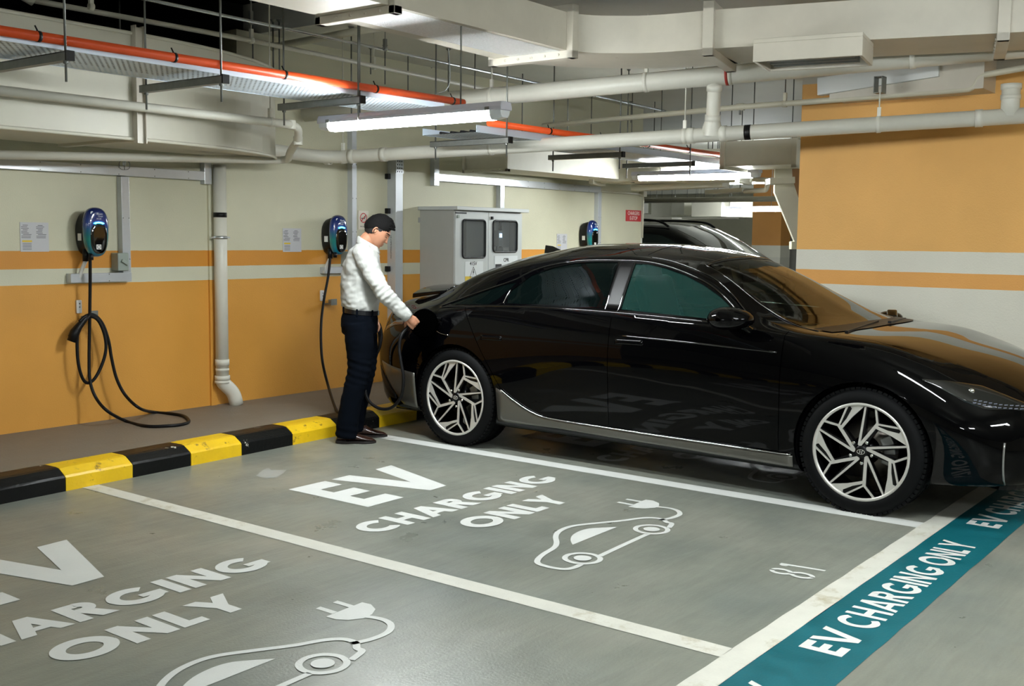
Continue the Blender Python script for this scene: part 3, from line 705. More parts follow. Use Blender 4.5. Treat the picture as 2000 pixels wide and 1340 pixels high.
for (p, q) in (((-.055, -.045), (0, .055)), ((0, .055), (.055, -.045)), ((.055, -.045), (-.055, -.045))): mb.beam((x_+p[0], -.0045, z_+p[1]), (x_+q[0], -.0045, z_+q[1]), .001, .004, (0, 0, 1) if abs(p[1]-q[1]) < .01 else (1, 0, 0))
mb.add([(x_+.004, -.0046, z_+.032), (x_-.012, -.0046, z_-.002), (x_-.001, -.0046, z_-.002), (x_-.008, -.0046, z_-.034), (x_+.012, -.0046, z_+.006), (x_+.002, -.0046, z_+.006), (x_+.012, -.0046, z_+.032)], [(0, 1, 2, 5, 6), (2, 3, 4, 5)])
mb.build('hazard_symbol', mat('black print', (20, 20, 22), .5), d1)
plate('warning_label', 908, 540, 920, 552, M_inky, d1, .0042)
plate('cpr_label', 966, 500, 1010, 530, mat('label white', (222, 226, 226), .4), d2)
lp = cxp(988, 508); lab('printed_text', 'CPR', .048, (lp[0]-O_[0], -.004, lp[1]-O_[2]), (PI/2, 0, 0), mat('black print', (20, 20, 22), .5), d2, bold=.001)
plate('printed_bar', 967, 516, 979, 524, mat('black print', (20, 20, 22), .5), d2, .0042)
plate('name_plate', 889, 414, 911, 418, M_black, d1); plate('door_lock', 892, 420, 895, 426, M_greybox, d1, .02); plate('door_lock', 959, 423, 961, 429, M_black, d2, .02)
mb = MB(); mb.box(-.028, 0, .44, .447, CZ1-PZ-.12, CZ1-PZ-.07); mb.build('lifting_lug', M_cabd, cab)
# inside: mounting plate, meter, sensor box, cables
px_ = cxp(985, 460)
mb = MB(); mb.box(.02, CX1-CX0-.02, .15, .16, .2, 1.58); mb.build('mounting_plate', mat('inner plate', (214, 216, 216), .4), cab)
X_ = px_[0]-O_[0]+.06
MB().box(X_-.06, X_+.0, .07, .15, 1.28, 1.44).build('meter', M_cab, cab, bevel=.005)
MB().box(X_-.05, X_-.01, -.0+.067, .07, 1.37, 1.41).build('meter_display', mat('meter display', (170, 205, 255), .3, emit=2.5), cab)
MB().box(X_-.0, X_+.10, .06, .15, 1.17, 1.27).build('control_box', M_white, cab, bevel=.005)
MB().box(X_+.012, X_+.07, .057, .06, 1.205, 1.235).build('control_window', M_black, cab)
mb = MB(); mb.tube(spline([(X_-.05, .10, 1.28), (X_-.07, .10, 1.2), (X_-.02, .1, 1.1), (X_+.06, .12, 1.03)], 6), .006, 8); mb.tube(spline([(X_+.05, .11, 1.17), (X_+.05, .11, 1.1), (X_+.07, .12, 1.0)], 6), .006, 8); mb.tube([(X_+.03, .12, 1.27), (X_+.03, .12, 1.6)], .016, 8); mb.build('inner_cable', M_rubber, cab)
sr = MB(); sr.box(.30, .31, .12, .15, .3, 1.55); sr.build('inner_rail', M_cabd, cab)

# ------------------------------------------------------------------ ceiling services
def duct_path(name, label, path, w, z0, z1, m, side=1, flanges=(), smooth=False):
    """rectangular duct along an xy polyline (its near edge), width w to the `side`"""
    P = [Vector((x, y, z0)) for x, y in path]; n = len(P)
    org = Vector((P[0].x, P[0].y, z0)); r = empty(name, org); tag(r, label, 'duct')
    nr = []
    for i in range(n):
        t = (P[min(i+1, n-1)]-P[max(i-1, 0)]).normalized(); nr.append(Vector((-t.y, t.x, 0))*side)
    ww = w if isinstance(w, (list, tuple)) else [w]*n
    vs = []
    for i in range(n):
        a, b_ = P[i]-org, P[i]+nr[i]*ww[i]-org
        vs += [(a.x, a.y, 0), (b_.x, b_.y, 0), (b_.x, b_.y, z1-z0), (a.x, a.y, z1-z0)]
    fs = [(i*4+k, i*4+(k+1) % 4, (i+1)*4+(k+1) % 4, (i+1)*4+k) for i in range(n-1) for k in range(4)]+[(0, 1, 2, 3), tuple(range((n-1)*4, n*4))]
    MB().add(vs, fs).build('duct_body', m, r)
    for t in ((.25, .8) if z0 < 2.6 else ()):
        k = int(t*(n-1)); q = P[k]*(1-(t*(n-1)-k))+P[min(k+1, n-1)]*(t*(n-1)-k)-org+nr[k]*ww[k]*.5; MB().cyl((q.x, q.y, z1-z0), (q.x, q.y, CZ-z0), .006, 6).build('hanger_rod', M_rod, r)
    for (i, fw, fh) in flanges:
        t = (P[min(i+1, n-1)]-P[max(i-1, 0)]).normalized(); q = nr[i]; a = P[i]-org; wd = ww[i]
        mb = MB(); zc = (z1-z0)/2
        mb.obox(a-q*fh/2+Vector((0, 0, zc)), t*fw/2, q*fh/2, Vector((0, 0, zc+fh)))
        mb.obox(a+q*(wd+fh/2)+Vector((0, 0, zc)), t*fw/2, q*fh/2, Vector((0, 0, zc+fh)))
        mb.obox(a+q*wd/2+Vector((0, 0, -fh/2)), t*fw/2, q*(wd/2+fh), Vector((0, 0, fh/2)))
        mb.obox(a+q*wd/2+Vector((0, 0, z1-z0+fh/2)), t*fw/2, q*(wd/2+fh), Vector((0, 0, fh/2)))
        f = mb.build('flange', m, r, bevel=.004)
        mb = MB()
        for k in range(int(wd/.11)):
            c = a+q*(.06+k*.11)-t*fw/2+Vector((0, 0, -fh*.5)); mb.lathe(c, -t, [(0, .009), (.006, .009), (.006, 0)], 6)
        if mb.v: mb.build('flange_bolt', m, f)
    return r
# big left duct with curved end
arc = [(4.15+1.7*math.sin(a), -.12-.88*math.cos(a)) for a in [k*PI/2/12 for k in range(13)]]
lp_ = [(1.0, -1.0), (2.6, -1.0), (4.12, -1.0)]+arc
wl = [.86, .86, .86]+[max(.04, .86*math.cos(k*PI/2/12)) for k in range(13)]
ld = duct_path('air_duct', 'big cream air duct with a curved end above the left charger', lp_, wl, 2.085, 2.735, M_duct)
for x in (1.6, 4.13):
    mb = MB(); mb.box(x-.027-1.0, x+.027-1.0, -.03, -.001, -.029, .69); mb.box(x-.035-1, x-.028-1, -.05, 0, -.03, .70); mb.box(x+.028-1, x+.035-1, -.05, 0, -.03, .70); mb.build('stiffener', M_ductr, ld)
mb = MB(); mb.tube([Vector((x-1, y+1-.006, -.004)) for x, y in lp_[:-2]], .012, 8); mb.tube([Vector((x-1, y+1-.006, .652)) for x, y in lp_[:-2]], .012, 8); mb.build('seam_bead', M_duct, ld)
mb = MB(); mb.obox((3.12, .43, -.006), (.035, -.0, 0), (.0, .43, 0), (0, 0, .012)); mb.build('underside_stiffener', M_duct, ld)
# right duct: along x, bending to run toward the camera
ZD0, ZD1 = 2.70, 2.94
near = [(2.0, -3.0), (4.34, -2.99), (6.12, -2.93)]
ac = [(6.12+.62*math.sin(a), -3.55+.62*math.cos(a)) for a in [k*PI/2/10 for k in range(1, 11)]]
# path of the near (inside-of-bend) edge
far_ = [(6.75, -3.9), (7.0, -5.55), (7.12, -6.6), (7.3, -9.0)]
inner = [(2.0, -3.06), (4.30, -3.06), (5.96, -3.06), (6.10, -3.14), (6.21, -3.27), (6.30, -3.42), (6.355, -3.62), (6.385, -3.85), (6.62, -4.75), (6.85, -5.5), (7.14, -6.7), (7.6, -9)]
inner = inner[:3]+[(p.x, p.y) for p in spline([(x, y, 0) for x, y in inner[2:8]], 5)][1:]+inner[8:]
rd = duct_path('air_duct', 'long grey white air duct bending above the sedan toward the viewer', inner, [.52, .52, .6]+[.6+.05*min(1, k/14) for k in range(1, 26)]+[.65, .65, .65, .65], ZD0, ZD1, M_ductr, 1, ((1, .06, .045), (2, .07, .05), (27, .07, .05), (29, .07, .05)))
# crinkled metal patch under the duct, colour lightened for the lamp reflection
mb = MB(); mb.add([(2.42, .03, -.002), (4.05, .05, -.002), (4.05, .46, -.002), (2.42, .44, -.002)], [(0, 1, 2, 3)])
mb.build('lamp_glare_patch', mat('crinkled metal with lamp glare', (238, 240, 242), .34, .55, var=.1, vscale=60, bump=.9, bscale=90), rd)
# diffuser box hanging under the duct
df = empty('air_diffuser', (6.5, -4.55, 2.62)); tag(df, 'white box air diffuser with dark slot hanging under the bent duct', 'diffuser')
A1, A2, A3 = atz(1470, 122, 2.56), atz(1705, 131, 2.56), atz(1723, 120, 2.56)
b0 = Vector(df.location)
p0_ = atz(1470, 121, 2.56); p1_ = atz(1684, 108, 2.56)  # near lower edge
ln = (p1_-p0_); ln.z = 0; l_ = ln.length; ln.normalize(); nq = Vector((-ln.y, ln.x, 0))
if nq.x < 0: nq = -nq
wq = .42
def dq(u, v, z): return (p0_+ln*u+nq*v-b0)*1.0+Vector((0, 0, z))
def slab(mb, u0, u1, v0, v1, z0, z1, mi=0):
    vs = [dq(u, v, z) for z in (z0, z1) for u, v in ((u0, v0), (u1, v0), (u1, v1), (u0, v1))]
    mb.add(vs, [(3,2,1,0),(4,5,6,7),(0,1,5,4),(1,2,6,5),(2,3,7,6),(3,0,4,7)], mi)
mb = MB(); slab(mb, 0, l_, 0, .02, 0, .11); slab(mb, 0, l_, wq-.02, wq, 0, .11); slab(mb, 0, .02, .02, wq-.02, 0, .11); slab(mb, l_-.02, l_, .02, wq-.02, 0, .11); slab(mb, 0, l_, 0, wq, .11, .135); mb.build('diffuser_frame', M_ductr, df, bevel=.003)
mb = MB(); slab(mb, .02, l_-.02, .02, wq-.02, .095, .105); mb.build('dark_core', M_dark, df)
mb = MB(); slab(mb, .06, l_-.06, .10, .12, .01, .09); slab(mb, .06, l_-.06, .2, .22, .01, .09); slab(mb, .06, l_-.06, .3, .32, .01, .09); mb.build('louvre', M_galvd, df)

def pipe(name, label, pts, r, m, cat='pipe', n=16, fr=None):
    pts = [Vector(p) for p in pts]; org = pts[0].copy(); e = empty(name, org); tag(e, label, cat)
    q = fillet(pts, fr, 6) if fr else pts
    MB().tube([p-org for p in q], r, n).build('pipe_length', m, e); return e, org
def hanger(e, org, p, r, ztop, m, d=(0, 1, 0), rod=.005):
    """strap loop around a pipe with a threaded rod to the ceiling"""
    p = Vector(p)-org; d = Vector(d).normalized(); mb = MB()
    mb.lathe(p-d*.014, d, [(0, r), (0, r+.005), (.028, r+.005), (.028, r)], 16)
    mb.obox(p+Vector((0, 0, r+.03)), d*.012, d.cross(Vector((0, 0, 1)))*.012, Vector((0, 0, .032)))
    h = mb.build('pipe_strap', m, e)
    MB().cyl(p+Vector((0, 0, r+.05)), Vector((p.x, p.y, ztop-org.z)), rod, 6).build('hanger_rod', M_rod if m is not M_pipe else m, e)
# P1: large white drain pipe
a_, c_ = aty(632, 309, -.24), atx(2012, 225, 7.78)
d_ = (c_-a_)
e, o = pipe('drain_pipe', 'large white drain pipe with black tape band crossing above the sedan', [a_+Vector((-.9, .02, .045)), a_+Vector((-.13, .0, .01)), a_+d_*.03, c_], .053, M_pipe, n=20, fr=.12)
def onp(px):
    # parameter along the pipe for an image column
    lo, hi = 0, 1
    for _ in range(30):
        t = (lo+hi)/2; p = a_+d_*t-CAMP; x = 1000+FPX*p.dot(CR)/p.dot(CF)
        if x < px: lo = t
        else: hi = t
    return t
for px in (640, 688, 750, 1350, 1413, 1912): rings((a_-o, c_-o), .05, .0585, .05, onp(px), e, M_pipe, n=20)
rings((a_-o, c_-o), .05, .0545, .045, onp(1461), e, M_black, 'tape_band', 20)
for px in (670, 960, 1337, 1716): hanger(e, o, a_+d_*onp(px), .053, (CZ if px != 1716 else 2.52), M_pipe, d_)
# P2 and the riser between them
a2_, c2p = aty(596, 222, -.2), atx(2010, 92, 7.72); d2_ = c2p-a2_
e2_, o2 = pipe('drain_pipe', 'large upper white drain pipe running under the bent duct', [a2_, c2p], .068, M_pipe, n=20)
def onp2(px):
    lo, hi = 0, 1
    for _ in range(30):
        t = (lo+hi)/2; p = a2_+d2_*t-CAMP; x = 1000+FPX*p.dot(CR)/p.dot(CF)
        if x < px: lo = t
        else: hi = t
    return t
for px in (1425, 1783): rings((a2_-o2, c2p-o2), .06, .074, .04, onp2(px), e2_, M_pipe, n=20)
rings((a2_-o2, c2p-o2), .06, .0755, .02, onp2(1421), e2_, mat('clamp red', (150, 40, 30), .5), 'clamp', 20)
for px in (1262, 960): hanger(e2_, o2, a2_+d2_*onp2(px), .068, CZ, M_pipe, d2_)
q1, q2 = a_+d_*onp(1390), a2_+d2_*onp2(1397)
MB().tube([q1-o, q2-o], .05, 18).build('riser', M_pipe, e)
for t in (.28, .8): rings((q1-o, q2-o), .045, .057, .05, t, e, M_pipe, n=18)
MB().lathe(q1-o, (q2-q1), [(0, .075), (.05, .07), (.10, .056), (.13, .052)], 20).build('tee', M_pipe, e)
q3 = a_+d_*onp(1972); MB().tube([q3-o, q3-o+Vector((0, 0, .20))], .058, 18).build('tee_stub', M_pipe, e)
rings((q3-o, q3-o+Vector((0, 0, .20))), .045, .065, .035, .96, e, M_pipe, n=18); rings((q3-o, q3-o+Vector((0, 0, .20))), .045, .063, .03, .62, e, M_pipe, n=18)
# P3 sprinkler pipe
y3 = -1.22
pts = [aty(-120, 158, y3), aty(566, 243, y3), aty(583, 250, -1.18), aty(582, 275, -1.05), aty(567, 296, -.72), aty(563, 311, -.5), aty(548, 313, -.42), aty(-120, 300, -.42)]
pts[0].z = pts[1].z
e3, o3 = pipe('sprinkler_pipe', 'cream sprinkler pipe passing the left duct and looping back beneath it', pts, .029, M_pipe, n=14, fr=.07)
for p in (pts[1]+Vector((.02, .01, 0)), pts[3]): MB().lathe(p-o3-Vector((0, 0, .03)), (0, 0, 1), [(0, .034), (.06, .034)], 14).build('coupling', M_pipe, e3)
hanger(e3, o3, aty(528, 238, y3), .029, CZ, M_pipe, (1, 0, 0))
# sprinkler head with wire guard
sp = empty('ceiling_sprinkler', aty(243, 318, -.2)); tag(sp, 'small sprinkler head in a wire guard under the left duct', 'sprinkler')
MB().cyl((0, 0, .03), (0, 0, -.02), .012, 10).build('head_body', M_galv, sp)
mb = MB()
for k in range(6):
    a = k*PI/3; mb.tube(spline([(.012*math.cos(a), .012*math.sin(a), .02), (.04*math.cos(a), .04*math.sin(a), 0), (.035*math.cos(a), .035*math.sin(a), -.04), (0, 0, -.05)], 4), .0018, 5)
mb.build('wire_guard', M_galvd, sp)
# high white pipe and metal conduit
e4, o4 = pipe('water_pipe', 'thin white pipe high under the ceiling above the cable tray', [atz(66, 1, 2.85), atz(491, 79, 2.85), atz(980, 181, 2.85)], .017, M_pipe, n=10)
for px, py in ((178, 13), (491, 79), (730, 131)): hanger(e4, o4, atz(px, py, 2.85), .017, CZ, M_pipe, (1, 0, 0))
MB().tube([Vector((0, 0, 0)), Vector((-.12, .02, .05))], .035, 12).build('end_cap', M_pipe, e4)
e5, o5 = pipe('metal_conduit', 'thin galvanised conduit running high across the ceiling', [atz(250, -9, 2.95), atz(701, 86, 2.95), atz(1300, 217, 2.95)], .012, mat('bright conduit', (215, 220, 224), .25, .9), 'conduit', 8)
for px, py in ((490, 43), (752, 95), (1158, 187)): hanger(e5, o5, atz(px, py, 2.95), .012, CZ, M_galvd, (1, 0, 0), .004)
# y-direction thin pipe on the right
p6 = [atx(1060, 246, 7.95), atx(1446, 209, 7.95), atx(1568, 200, 7.95), atx(1900, 174, 7.95), atx(1912, 148, 7.95), atx(2015, 130, 7.95)]
e6, o6 = pipe('sprinkler_pipe', 'thin cream sprinkler pipe in front of the orange wall, stepping up at its right end', p6, .022, M_pipeg, n=12, fr=.06)
for px, py in ((1533, 203),): hanger(e6, o6, atx(px, py, 7.95), .022, CZ, M_pipeg, (0, 1, 0))
MB().tube([p6[1]-o6, p6[1]-o6-Vector((0, 0, .06))], .01, 8).build('sprinkler_head', M_galvd, e6)
MB().lathe(p6[1]-o6-Vector((0, .03, 0)), (0, 1, 0), [(0, .028), (.06, .028)], 12).build('coupling', M_pipeg, e6)
e7, o7 = pipe('water_pipe', 'pale pipe crossing close under the ceiling behind the hanging rods', [atz(470, 103, 3.03), atz(740, 53, 3.03)], .03, M_pipeg, n=12)
# white plank box near the right wall
pk = MB(); P_ = [atx(1596, 152, 7.9), atx(1833, 120, 7.9), atx(1833, 149, 7.9), atx(1596, 186, 7.9)]
org = P_[3].copy()
vs = [p-org for p in P_]+[p-org+Vector((.08, 0, 0)) for p in P_]
o_ = MB().add(vs, [(0,1,2,3),(7,6,5,4),(0,4,5,1),(1,5,6,2),(2,6,7,3),(3,7,4,0)]).build('trunking_box', mat('matt white box', (214, 216, 214), .6), None, bevel=.003, loc=org)
tag(o_, 'flat white trunking box hanging in front of the orange wall top', 'trunking')
bk = MB(); c0 = atx(1718, 181, 7.76); bk.box(-.045, .045, -.03, .03, -.005, .0); bk.box(-.045, .045, -.03, -.025, 0, .11); bk.box(-.045, .045, .025, .03, 0, .11); bk.box(-.045, .045, -.03, .03, .105, .11)
tag(bk.build('hanger_bracket', M_galvd, None, loc=c0), 'small steel box bracket above the drain pipe before the orange wall', 'bracket')

# cable trays with orange conduit
def tray_mat():
    m = mat('perforated tray steel', (206, 218, 228), .4, .2)
    nt = m.node_tree; N = nt.nodes; L = nt.links
    tc = N.new('ShaderNodeTexCoord'); mp = N.new('ShaderNodeMapping'); mp.inputs['Scale'].default_value = (30, 44, 1); L.new(tc.outputs['Object'], mp.inputs['Vector'])
    br = N.new('ShaderNodeTexBrick'); br.inputs['Scale'].default_value = 1; br.inputs['Mortar Size'].default_value = .3; br.inputs['Mortar Smooth'].default_value = 0; br.inputs['Brick Width'].default_value = 1; br.inputs['Row Height'].default_value = 1
    br.inputs['Color1'].default_value = br.inputs['Color2'].default_value = (0, 0, 0, 1); br.inputs['Mortar'].default_value = (1, 1, 1, 1)
    L.new(mp.outputs[0], br.inputs['Vector']); L.new(br.outputs['Color'], N['Principled BSDF'].inputs['Alpha']); return m
M_tray = tray_mat(); M_rail = mat('tray side rail', (200, 214, 228), .4, .2)
def tray(label, x0, x1, y0, y1, z):
    r = empty('cable_tray', (x0, y0, z)); tag(r, label, 'cable tray')
    mb = MB(); mb.add([(0, 0, 0), (x1-x0, 0, 0), (x1-x0, y1-y0, 0), (0, y1-y0, 0)], [(0, 1, 2, 3)]); mb.build('perforated_floor', M_tray, r)
    MB().box(0, x1-x0, -.003, 0, -.002, .05).build('side_rail', M_rail, r); MB().box(0, x1-x0, y1-y0, y1-y0+.003, -.002, .05).build('side_rail', M_rail, r)
    mb = MB(); rnd = random.Random(2)
    for k in range(4):
        y = .08+k*.1; mb.tube(spline([(x, y+rnd.uniform(-.015, .015), .014) for x in np.linspace(.05, x1-x0-.05, 9)], 3), .011, 6)
    mb.build('tray_cable', M_rubber, r); return r
ZT = 2.365
tray('perforated steel cable tray above the left duct', 1.2, 5.75, -2.17, -1.66, ZT)
tray('perforated steel cable tray beyond the front lamp', 6.1, 10.6, -2.17, -1.66, ZT-.13)
def conduit(label, px0, px1, X0, X1, zoff=0):
    a, b_ = aty(px0[0], px0[1], -2.2), aty(px1[0], px1[1], -2.2)
    e, o = pipe('orange_conduit', label, [a, b_], .024, M_or, 'conduit', 12)
    d = (b_-a); L_ = d.length
    mb = MB()
    for k in range(1, int(L_/.75)+1):
        c = a+d*(k*.75/L_)-o; mb.lathe(c-d.normalized()*.008, d, [(0, .0245), (0, .027), (.016, .027), (.016, .0245)], 12)
        mb.tube([c+Vector((0, 0, .02)), c+Vector((-.01, .01, .05))], .004, 6)
    mb.build('cable_tie', M_black, e)
conduit('bright orange conduit along the tray edge on the left', (-260, 19), (905, 200.5), 0, 0)
conduit('darker orange conduit continuing beyond the front lamp', (955, 240), (1412, 303), 0, 0)
def support(x, zt, label, y0=-2.26, y1=-1.5):
    r = empty('tray_support', (x, y0, zt)); tag(r, label, 'support', 'tray supports')
    mb = MB(); mb.box(-.02, .02, 0, y1-y0, -.062, -.058); mb.box(-.021, -.018, 0, y1-y0, -.062, -.02); mb.box(.018, .021, 0, y1-y0, -.062, -.02); mb.box(-.021, -.008, 0, y1-y0, -.024, -.02); mb.box(.008, .021, 0, y1-y0, -.024, -.02)
    mb.build('channel', M_galvd, r); MB().box(-.022, .022, -.012, .0, -.064, -.016).build('end_cap', M_black, r)
    for y in (.03, y1-y0-.04): MB().cyl((0, y, -.16), (0, y, CZ-zt), .006, 8).build('threaded_rod', M_rod, r); mb = MB(); mb.lathe((0, y, -.075), (0, 0, 1), [(0, .012), (.012, .012)], 6); mb.lathe((0, y, CZ-zt-.02), (0, 0, 1), [(0, .008), (.018, .022)], 8); mb.build('nut', M_rod, r)
for x, lb in ((2.92, 'first steel channel support under the left tray'), (3.83, 'dark steel channel support under the left tray with long hanging rod'), (4.87, 'galvanised channel support just left of the front lamp')): support(x, ZT, lb)
for x, lb in ((6.38, 'channel support just behind the front lamp'), (7.95, 'channel support beyond the front lamp, behind the drain pipe'), (9.2, 'channel support above the second lamp')): support(x, ZT-.13, lb)
# hangers of many services between tray and wall: thin rods with ceiling plates
rodspec = [(533, 38, 135), (545, 38, 137), (752, 88, 165), (797, 105, 178), (803, 125, 182), (840, 132, 185), (901, 95, 200), (928, 100, 182), (1110, 157, 265), (1118, 205, 262), (1084, 190, 258), (1060, 195, 250), (1233, 198, 240), (724, 92, 145), (876, 95, 190), (686, 52, 228)]
rodspec.sort()
RL = ['%s thin hanger rod from the left among the ceiling pipes' % w for w in ('first', 'second', 'third', 'fourth', 'fifth', 'sixth', 'seventh', 'eighth', 'ninth', 'tenth', 'eleventh', 'twelfth', 'thirteenth', 'fourteenth', 'fifteenth', 'sixteenth')]
for i, (px, y0, y1) in enumerate(rodspec):
    top = atz(px, y0, CZ); bz = aty(px, y1, top.y).z if abs(top.y) > .05 else 2.5
    bz = max(2.3, min(bz, CZ-.15))
    r = empty('hanger_rod', (top.x, top.y, bz)); tag(r, RL[i], 'rod', 'thin hanger rods under the ceiling')
    MB().cyl((0, 0, 0), (0, 0, CZ-bz), .006, 6).build('rod', M_rod, r); MB().lathe((0, 0, CZ-bz-.02), (0, 0, 1), [(0, .008), (.018, .026)], 8).build('ceiling_plate', M_rod, r)
# looped grey cable by the lamp
cl = [atd(876, 95, 7.6), atd(879, 150, 7.6), atd(872, 175, 7.6), atd(852, 184, 7.6), atd(850, 200, 7.4)]
tag(MB().tube(spline(cl, 6), .004, 6).build('flex_cable', M_galv), 'thin grey flex cable dropping to the front lamp', 'cable')

# lamps
M_diff = mat('lit lamp diffuser', (243, 249, 250), .4, emit=LAMP_POWER)
M_lb = mat('lamp housing grey', (186, 186, 196), .45)
def lamp(x, y, z, label, L_=1.5, ang=PI/2, on=True, strength=1, rods=True):
    r = empty('strip_lamp', (x, y, z), ang); tag(r, label, 'lamp', 'strip lamps')
    h = L_/2
    prof = [(-.05, 0), (-.052, .02), (-.04, .048), (.04, .048), (.052, .02), (.05, 0)]
    n = len(prof); vs = [(s*h, a, b_) for s in (-1, 1) for a, b_ in prof]
    MB().add(vs, [tuple(range(n)), tuple(range(n, 2*n))[::-1]]+[(i, (i+1) % n, n+(i+1) % n, n+i) for i in range(n)]).build('lamp_housing', M_lb, r, bevel=.004)
    prof = [(-.046, 0), (-.042, -.03), (-.025, -.05), (.025, -.05), (.042, -.03), (.046, 0)]
    n = len(prof); vs = [(s*(h-.09), a, b_) for s in (-1, 1) for a, b_ in prof]
    MB().add(vs, [tuple(range(n)), tuple(range(n, 2*n))[::-1]]+[(i, (i+1) % n, n+(i+1) % n, n+i) for i in range(n)]).build('diffuser', M_diff, r)
    for s in (-1, 1):
        vs = [(s*(h-.09), a, b_) for a, b_ in prof]+[(s*(h-.01), a*.95, b_*.8) for a, b_ in prof]
        MB().add(vs, [tuple(range(n)), tuple(range(n, 2*n))[::-1]]+[(i, (i+1) % n, n+(i+1) % n, n+i) for i in range(n)]).build('end_cover', mat('clear end cover', (205, 210, 214), .2), r)
        MB().box(s*(h-.10)-.015, s*(h-.10)+.015, -.056, .056, .0, .02).build('clip', M_galvd, r)
        if rods: MB().cyl((s*h*.55, 0, .045), (s*h*.55, 0, CZ-z), .005, 6).build('hanger_rod', M_rod, r)
lc = (atz(640, 243, 2.2)+atz(978, 215, 2.2))/2
lamp(lc.x, lc.y, 2.2, 'front strip lamp, brightly lit, hanging above the charger wall')
lc = (atz(1242, 345, 2.17)+atz(1480, 337, 2.17))/2
lamp(lc.x, lc.y, 2.17, 'second strip lamp, lit, hanging beyond the drain pipe')
lamp(atd(1465, 408, 20).x, atd(1465, 408, 20).y, atd(1465, 408, 20).z, 'distant lit strip lamp above the roof of the parked car')
for i, (x, y) in enumerate(((-6.5, -3.0), (3.9, -6.05), (0.8, -8.6), (5.0, -8.4), (9.6, -10.4), (-4.5, -9.4), (14.5, -9.4), (17.5, 1.0), (22, -4), (26, 6), (18.5, 8))):  # lamp above the teal band is added to brighten ceiling, pipes and right wall
    lamp(x, y, 2.5, ['strip lamp left of the frame', 'added strip lamp above the teal band, over the frame', 'strip lamp over the aisle behind the viewer', 'strip lamp over the aisle to the right', 'strip lamp over the aisle beyond the orange wall', 'strip lamp far left over the aisle', 'strip lamp far along the aisle', 'strip lamp above the parked cars far behind', 'strip lamp far right behind the column', 'strip lamp at the far end of the garage', 'strip lamp in the far corner'][i], 1.5, PI/2 if i in (0, 1, 7, 8, 9, 10) else 0)

# ducts and services further back
M_far = mat('far duct paint', (206, 203, 186), .5, var=.06, vscale=3)
duct_path('air_duct', 'cream air duct hung against the wall above the steel trunking', [(8.3, -.75), (10.6, -.75)], .5, 2.14, 2.5, M_far, 1, ((0, .05, .03), (1, .05, .03)))
duct_path('air_duct', 'cream air duct leaving the wall duct toward the aisle', [(10.75, -.28), (11.0, -1.0), (11.2, -1.9)], .55, 2.12, 2.45, M_far, -1, ((0, .05, .03), (2, .05, .03)))
pA, pB = atd(1412, 325, 10.6), atd(1552, 323, 10.2)
duct_path('air_duct', 'square cream duct with bolted flanges left of the orange wall', [(pA.x, pA.y), (pB.x, pB.y)], .6, pA.z, pA.z+.24, M_far, 1, ((0, .05, .03), (1, .05, .03)))
# slanting chute behind the orange wall
def prism_at(name, label, cat, pix, D, th, m):
    P_ = [atd(x, y, D) for x, y in pix]; org = P_[0].copy(); back = (CF.copy()); back.z = 0; back.normalize(); n = len(P_)
    vs = [p-org for p in P_]+[p-org+back*th for p in P_]
    o = MB().add(vs, [tuple(range(n)), tuple(range(n, 2*n))[::-1]]+[(i, (i+1) % n, n+(i+1) % n, n+i) for i in range(n)]).build(name, m, None, bevel=.004, loc=org); tag(o, label, cat); return o
prism_at('slanting_chute', 'pale slanting chute going down behind the edge of the orange wall', 'chute', [(1514, 328), (1547, 326), (1548, 350), (1564, 400), (1562, 492), (1553, 474), (1513, 376)], 10.9, .06, M_far)
prism_at('chute_collar', 'flat cream collar around the slanting chute', 'bracket', [(1504, 348), (1553, 345), (1553, 358), (1504, 360)], 10.6, .2, M_far)
prism_at('wall_bracket', 'small cream bracket at the edge of the orange wall', 'bracket', [(1546, 472), (1560, 471), (1560, 487), (1546, 487)], 10.9, .1, M_cream)
sbx = prism_at('trim_11', 'brown soffit strip between chute and orange wall', 'panel', [(1547, 275), (1572, 275), (1572, 470), (1562, 470), (1562, 400), (1547, 350)], 12.4, .1, mat('brown soffit', (120, 84, 44), .7)); sbx['kind'] = 'structure'; del sbx['category']
def hbar(name, label, cat, x0, y0, x1, y1, D0, D1, w, h, m=M_far):
    a, b_ = atd(x0, y0, D0), atd(x1, y1, D1); org = a.copy(); r = empty(name, org); tag(r, label, cat); MB().beam((0, 0, 0), b_-a, w, h).build(name+'_body', m, r)
    for t in (.2, .8): q = (b_-a)*t; MB().cyl(q, Vector((q.x, q.y, CZ-org.z)), .006, 6).build('hanger_rod', M_rod, r)
hbar('service_channel', 'cream service channel below the second lamp', 'channel', 1152, 358, 1325, 354, 13.5, 12.8, .25, .05)
hbar('service_channel', 'lower cream service channel under the second lamp', 'channel', 1241, 368, 1418, 360, 13.2, 12.6, .25, .06)
hbar('service_channel', 'short cream service channel right of the second lamp', 'channel', 1388, 376, 1460, 371, 14, 13.6, .25, .05)
pipe('sprinkler_pipe', 'thin cream pipe with a swan neck left of the second lamp', [atd(1165, 350, 12.6), atd(1207, 350, 12.6), atd(1211, 326, 12.6), atd(1222, 322, 12.5), atd(1330, 331, 12.2)], .035, M_pipeg, n=10, fr=.1)
pe_, po_ = pipe('sprinkler_pipe', 'thin cream pipe with an elbow right of the second lamp', [atd(1455, 374, 13), atd(1498, 371, 12.6), atd(1499, 352, 12.6), atd(1465, 350, 12.9), atd(1400, 345, 13.2)], .03, M_pipeg, n=10, fr=.08)
hanger(pe_, po_, atd(1400, 345, 13.2), .03, CZ, M_pipeg, (0, 1, 0))
pe_, po_ = pipe('sprinkler_pipe', 'long thin pipe crossing below the ceiling far behind', [atd(1255, 392, 17), atd(1540, 388, 16)], .04, M_pipeg, n=8)
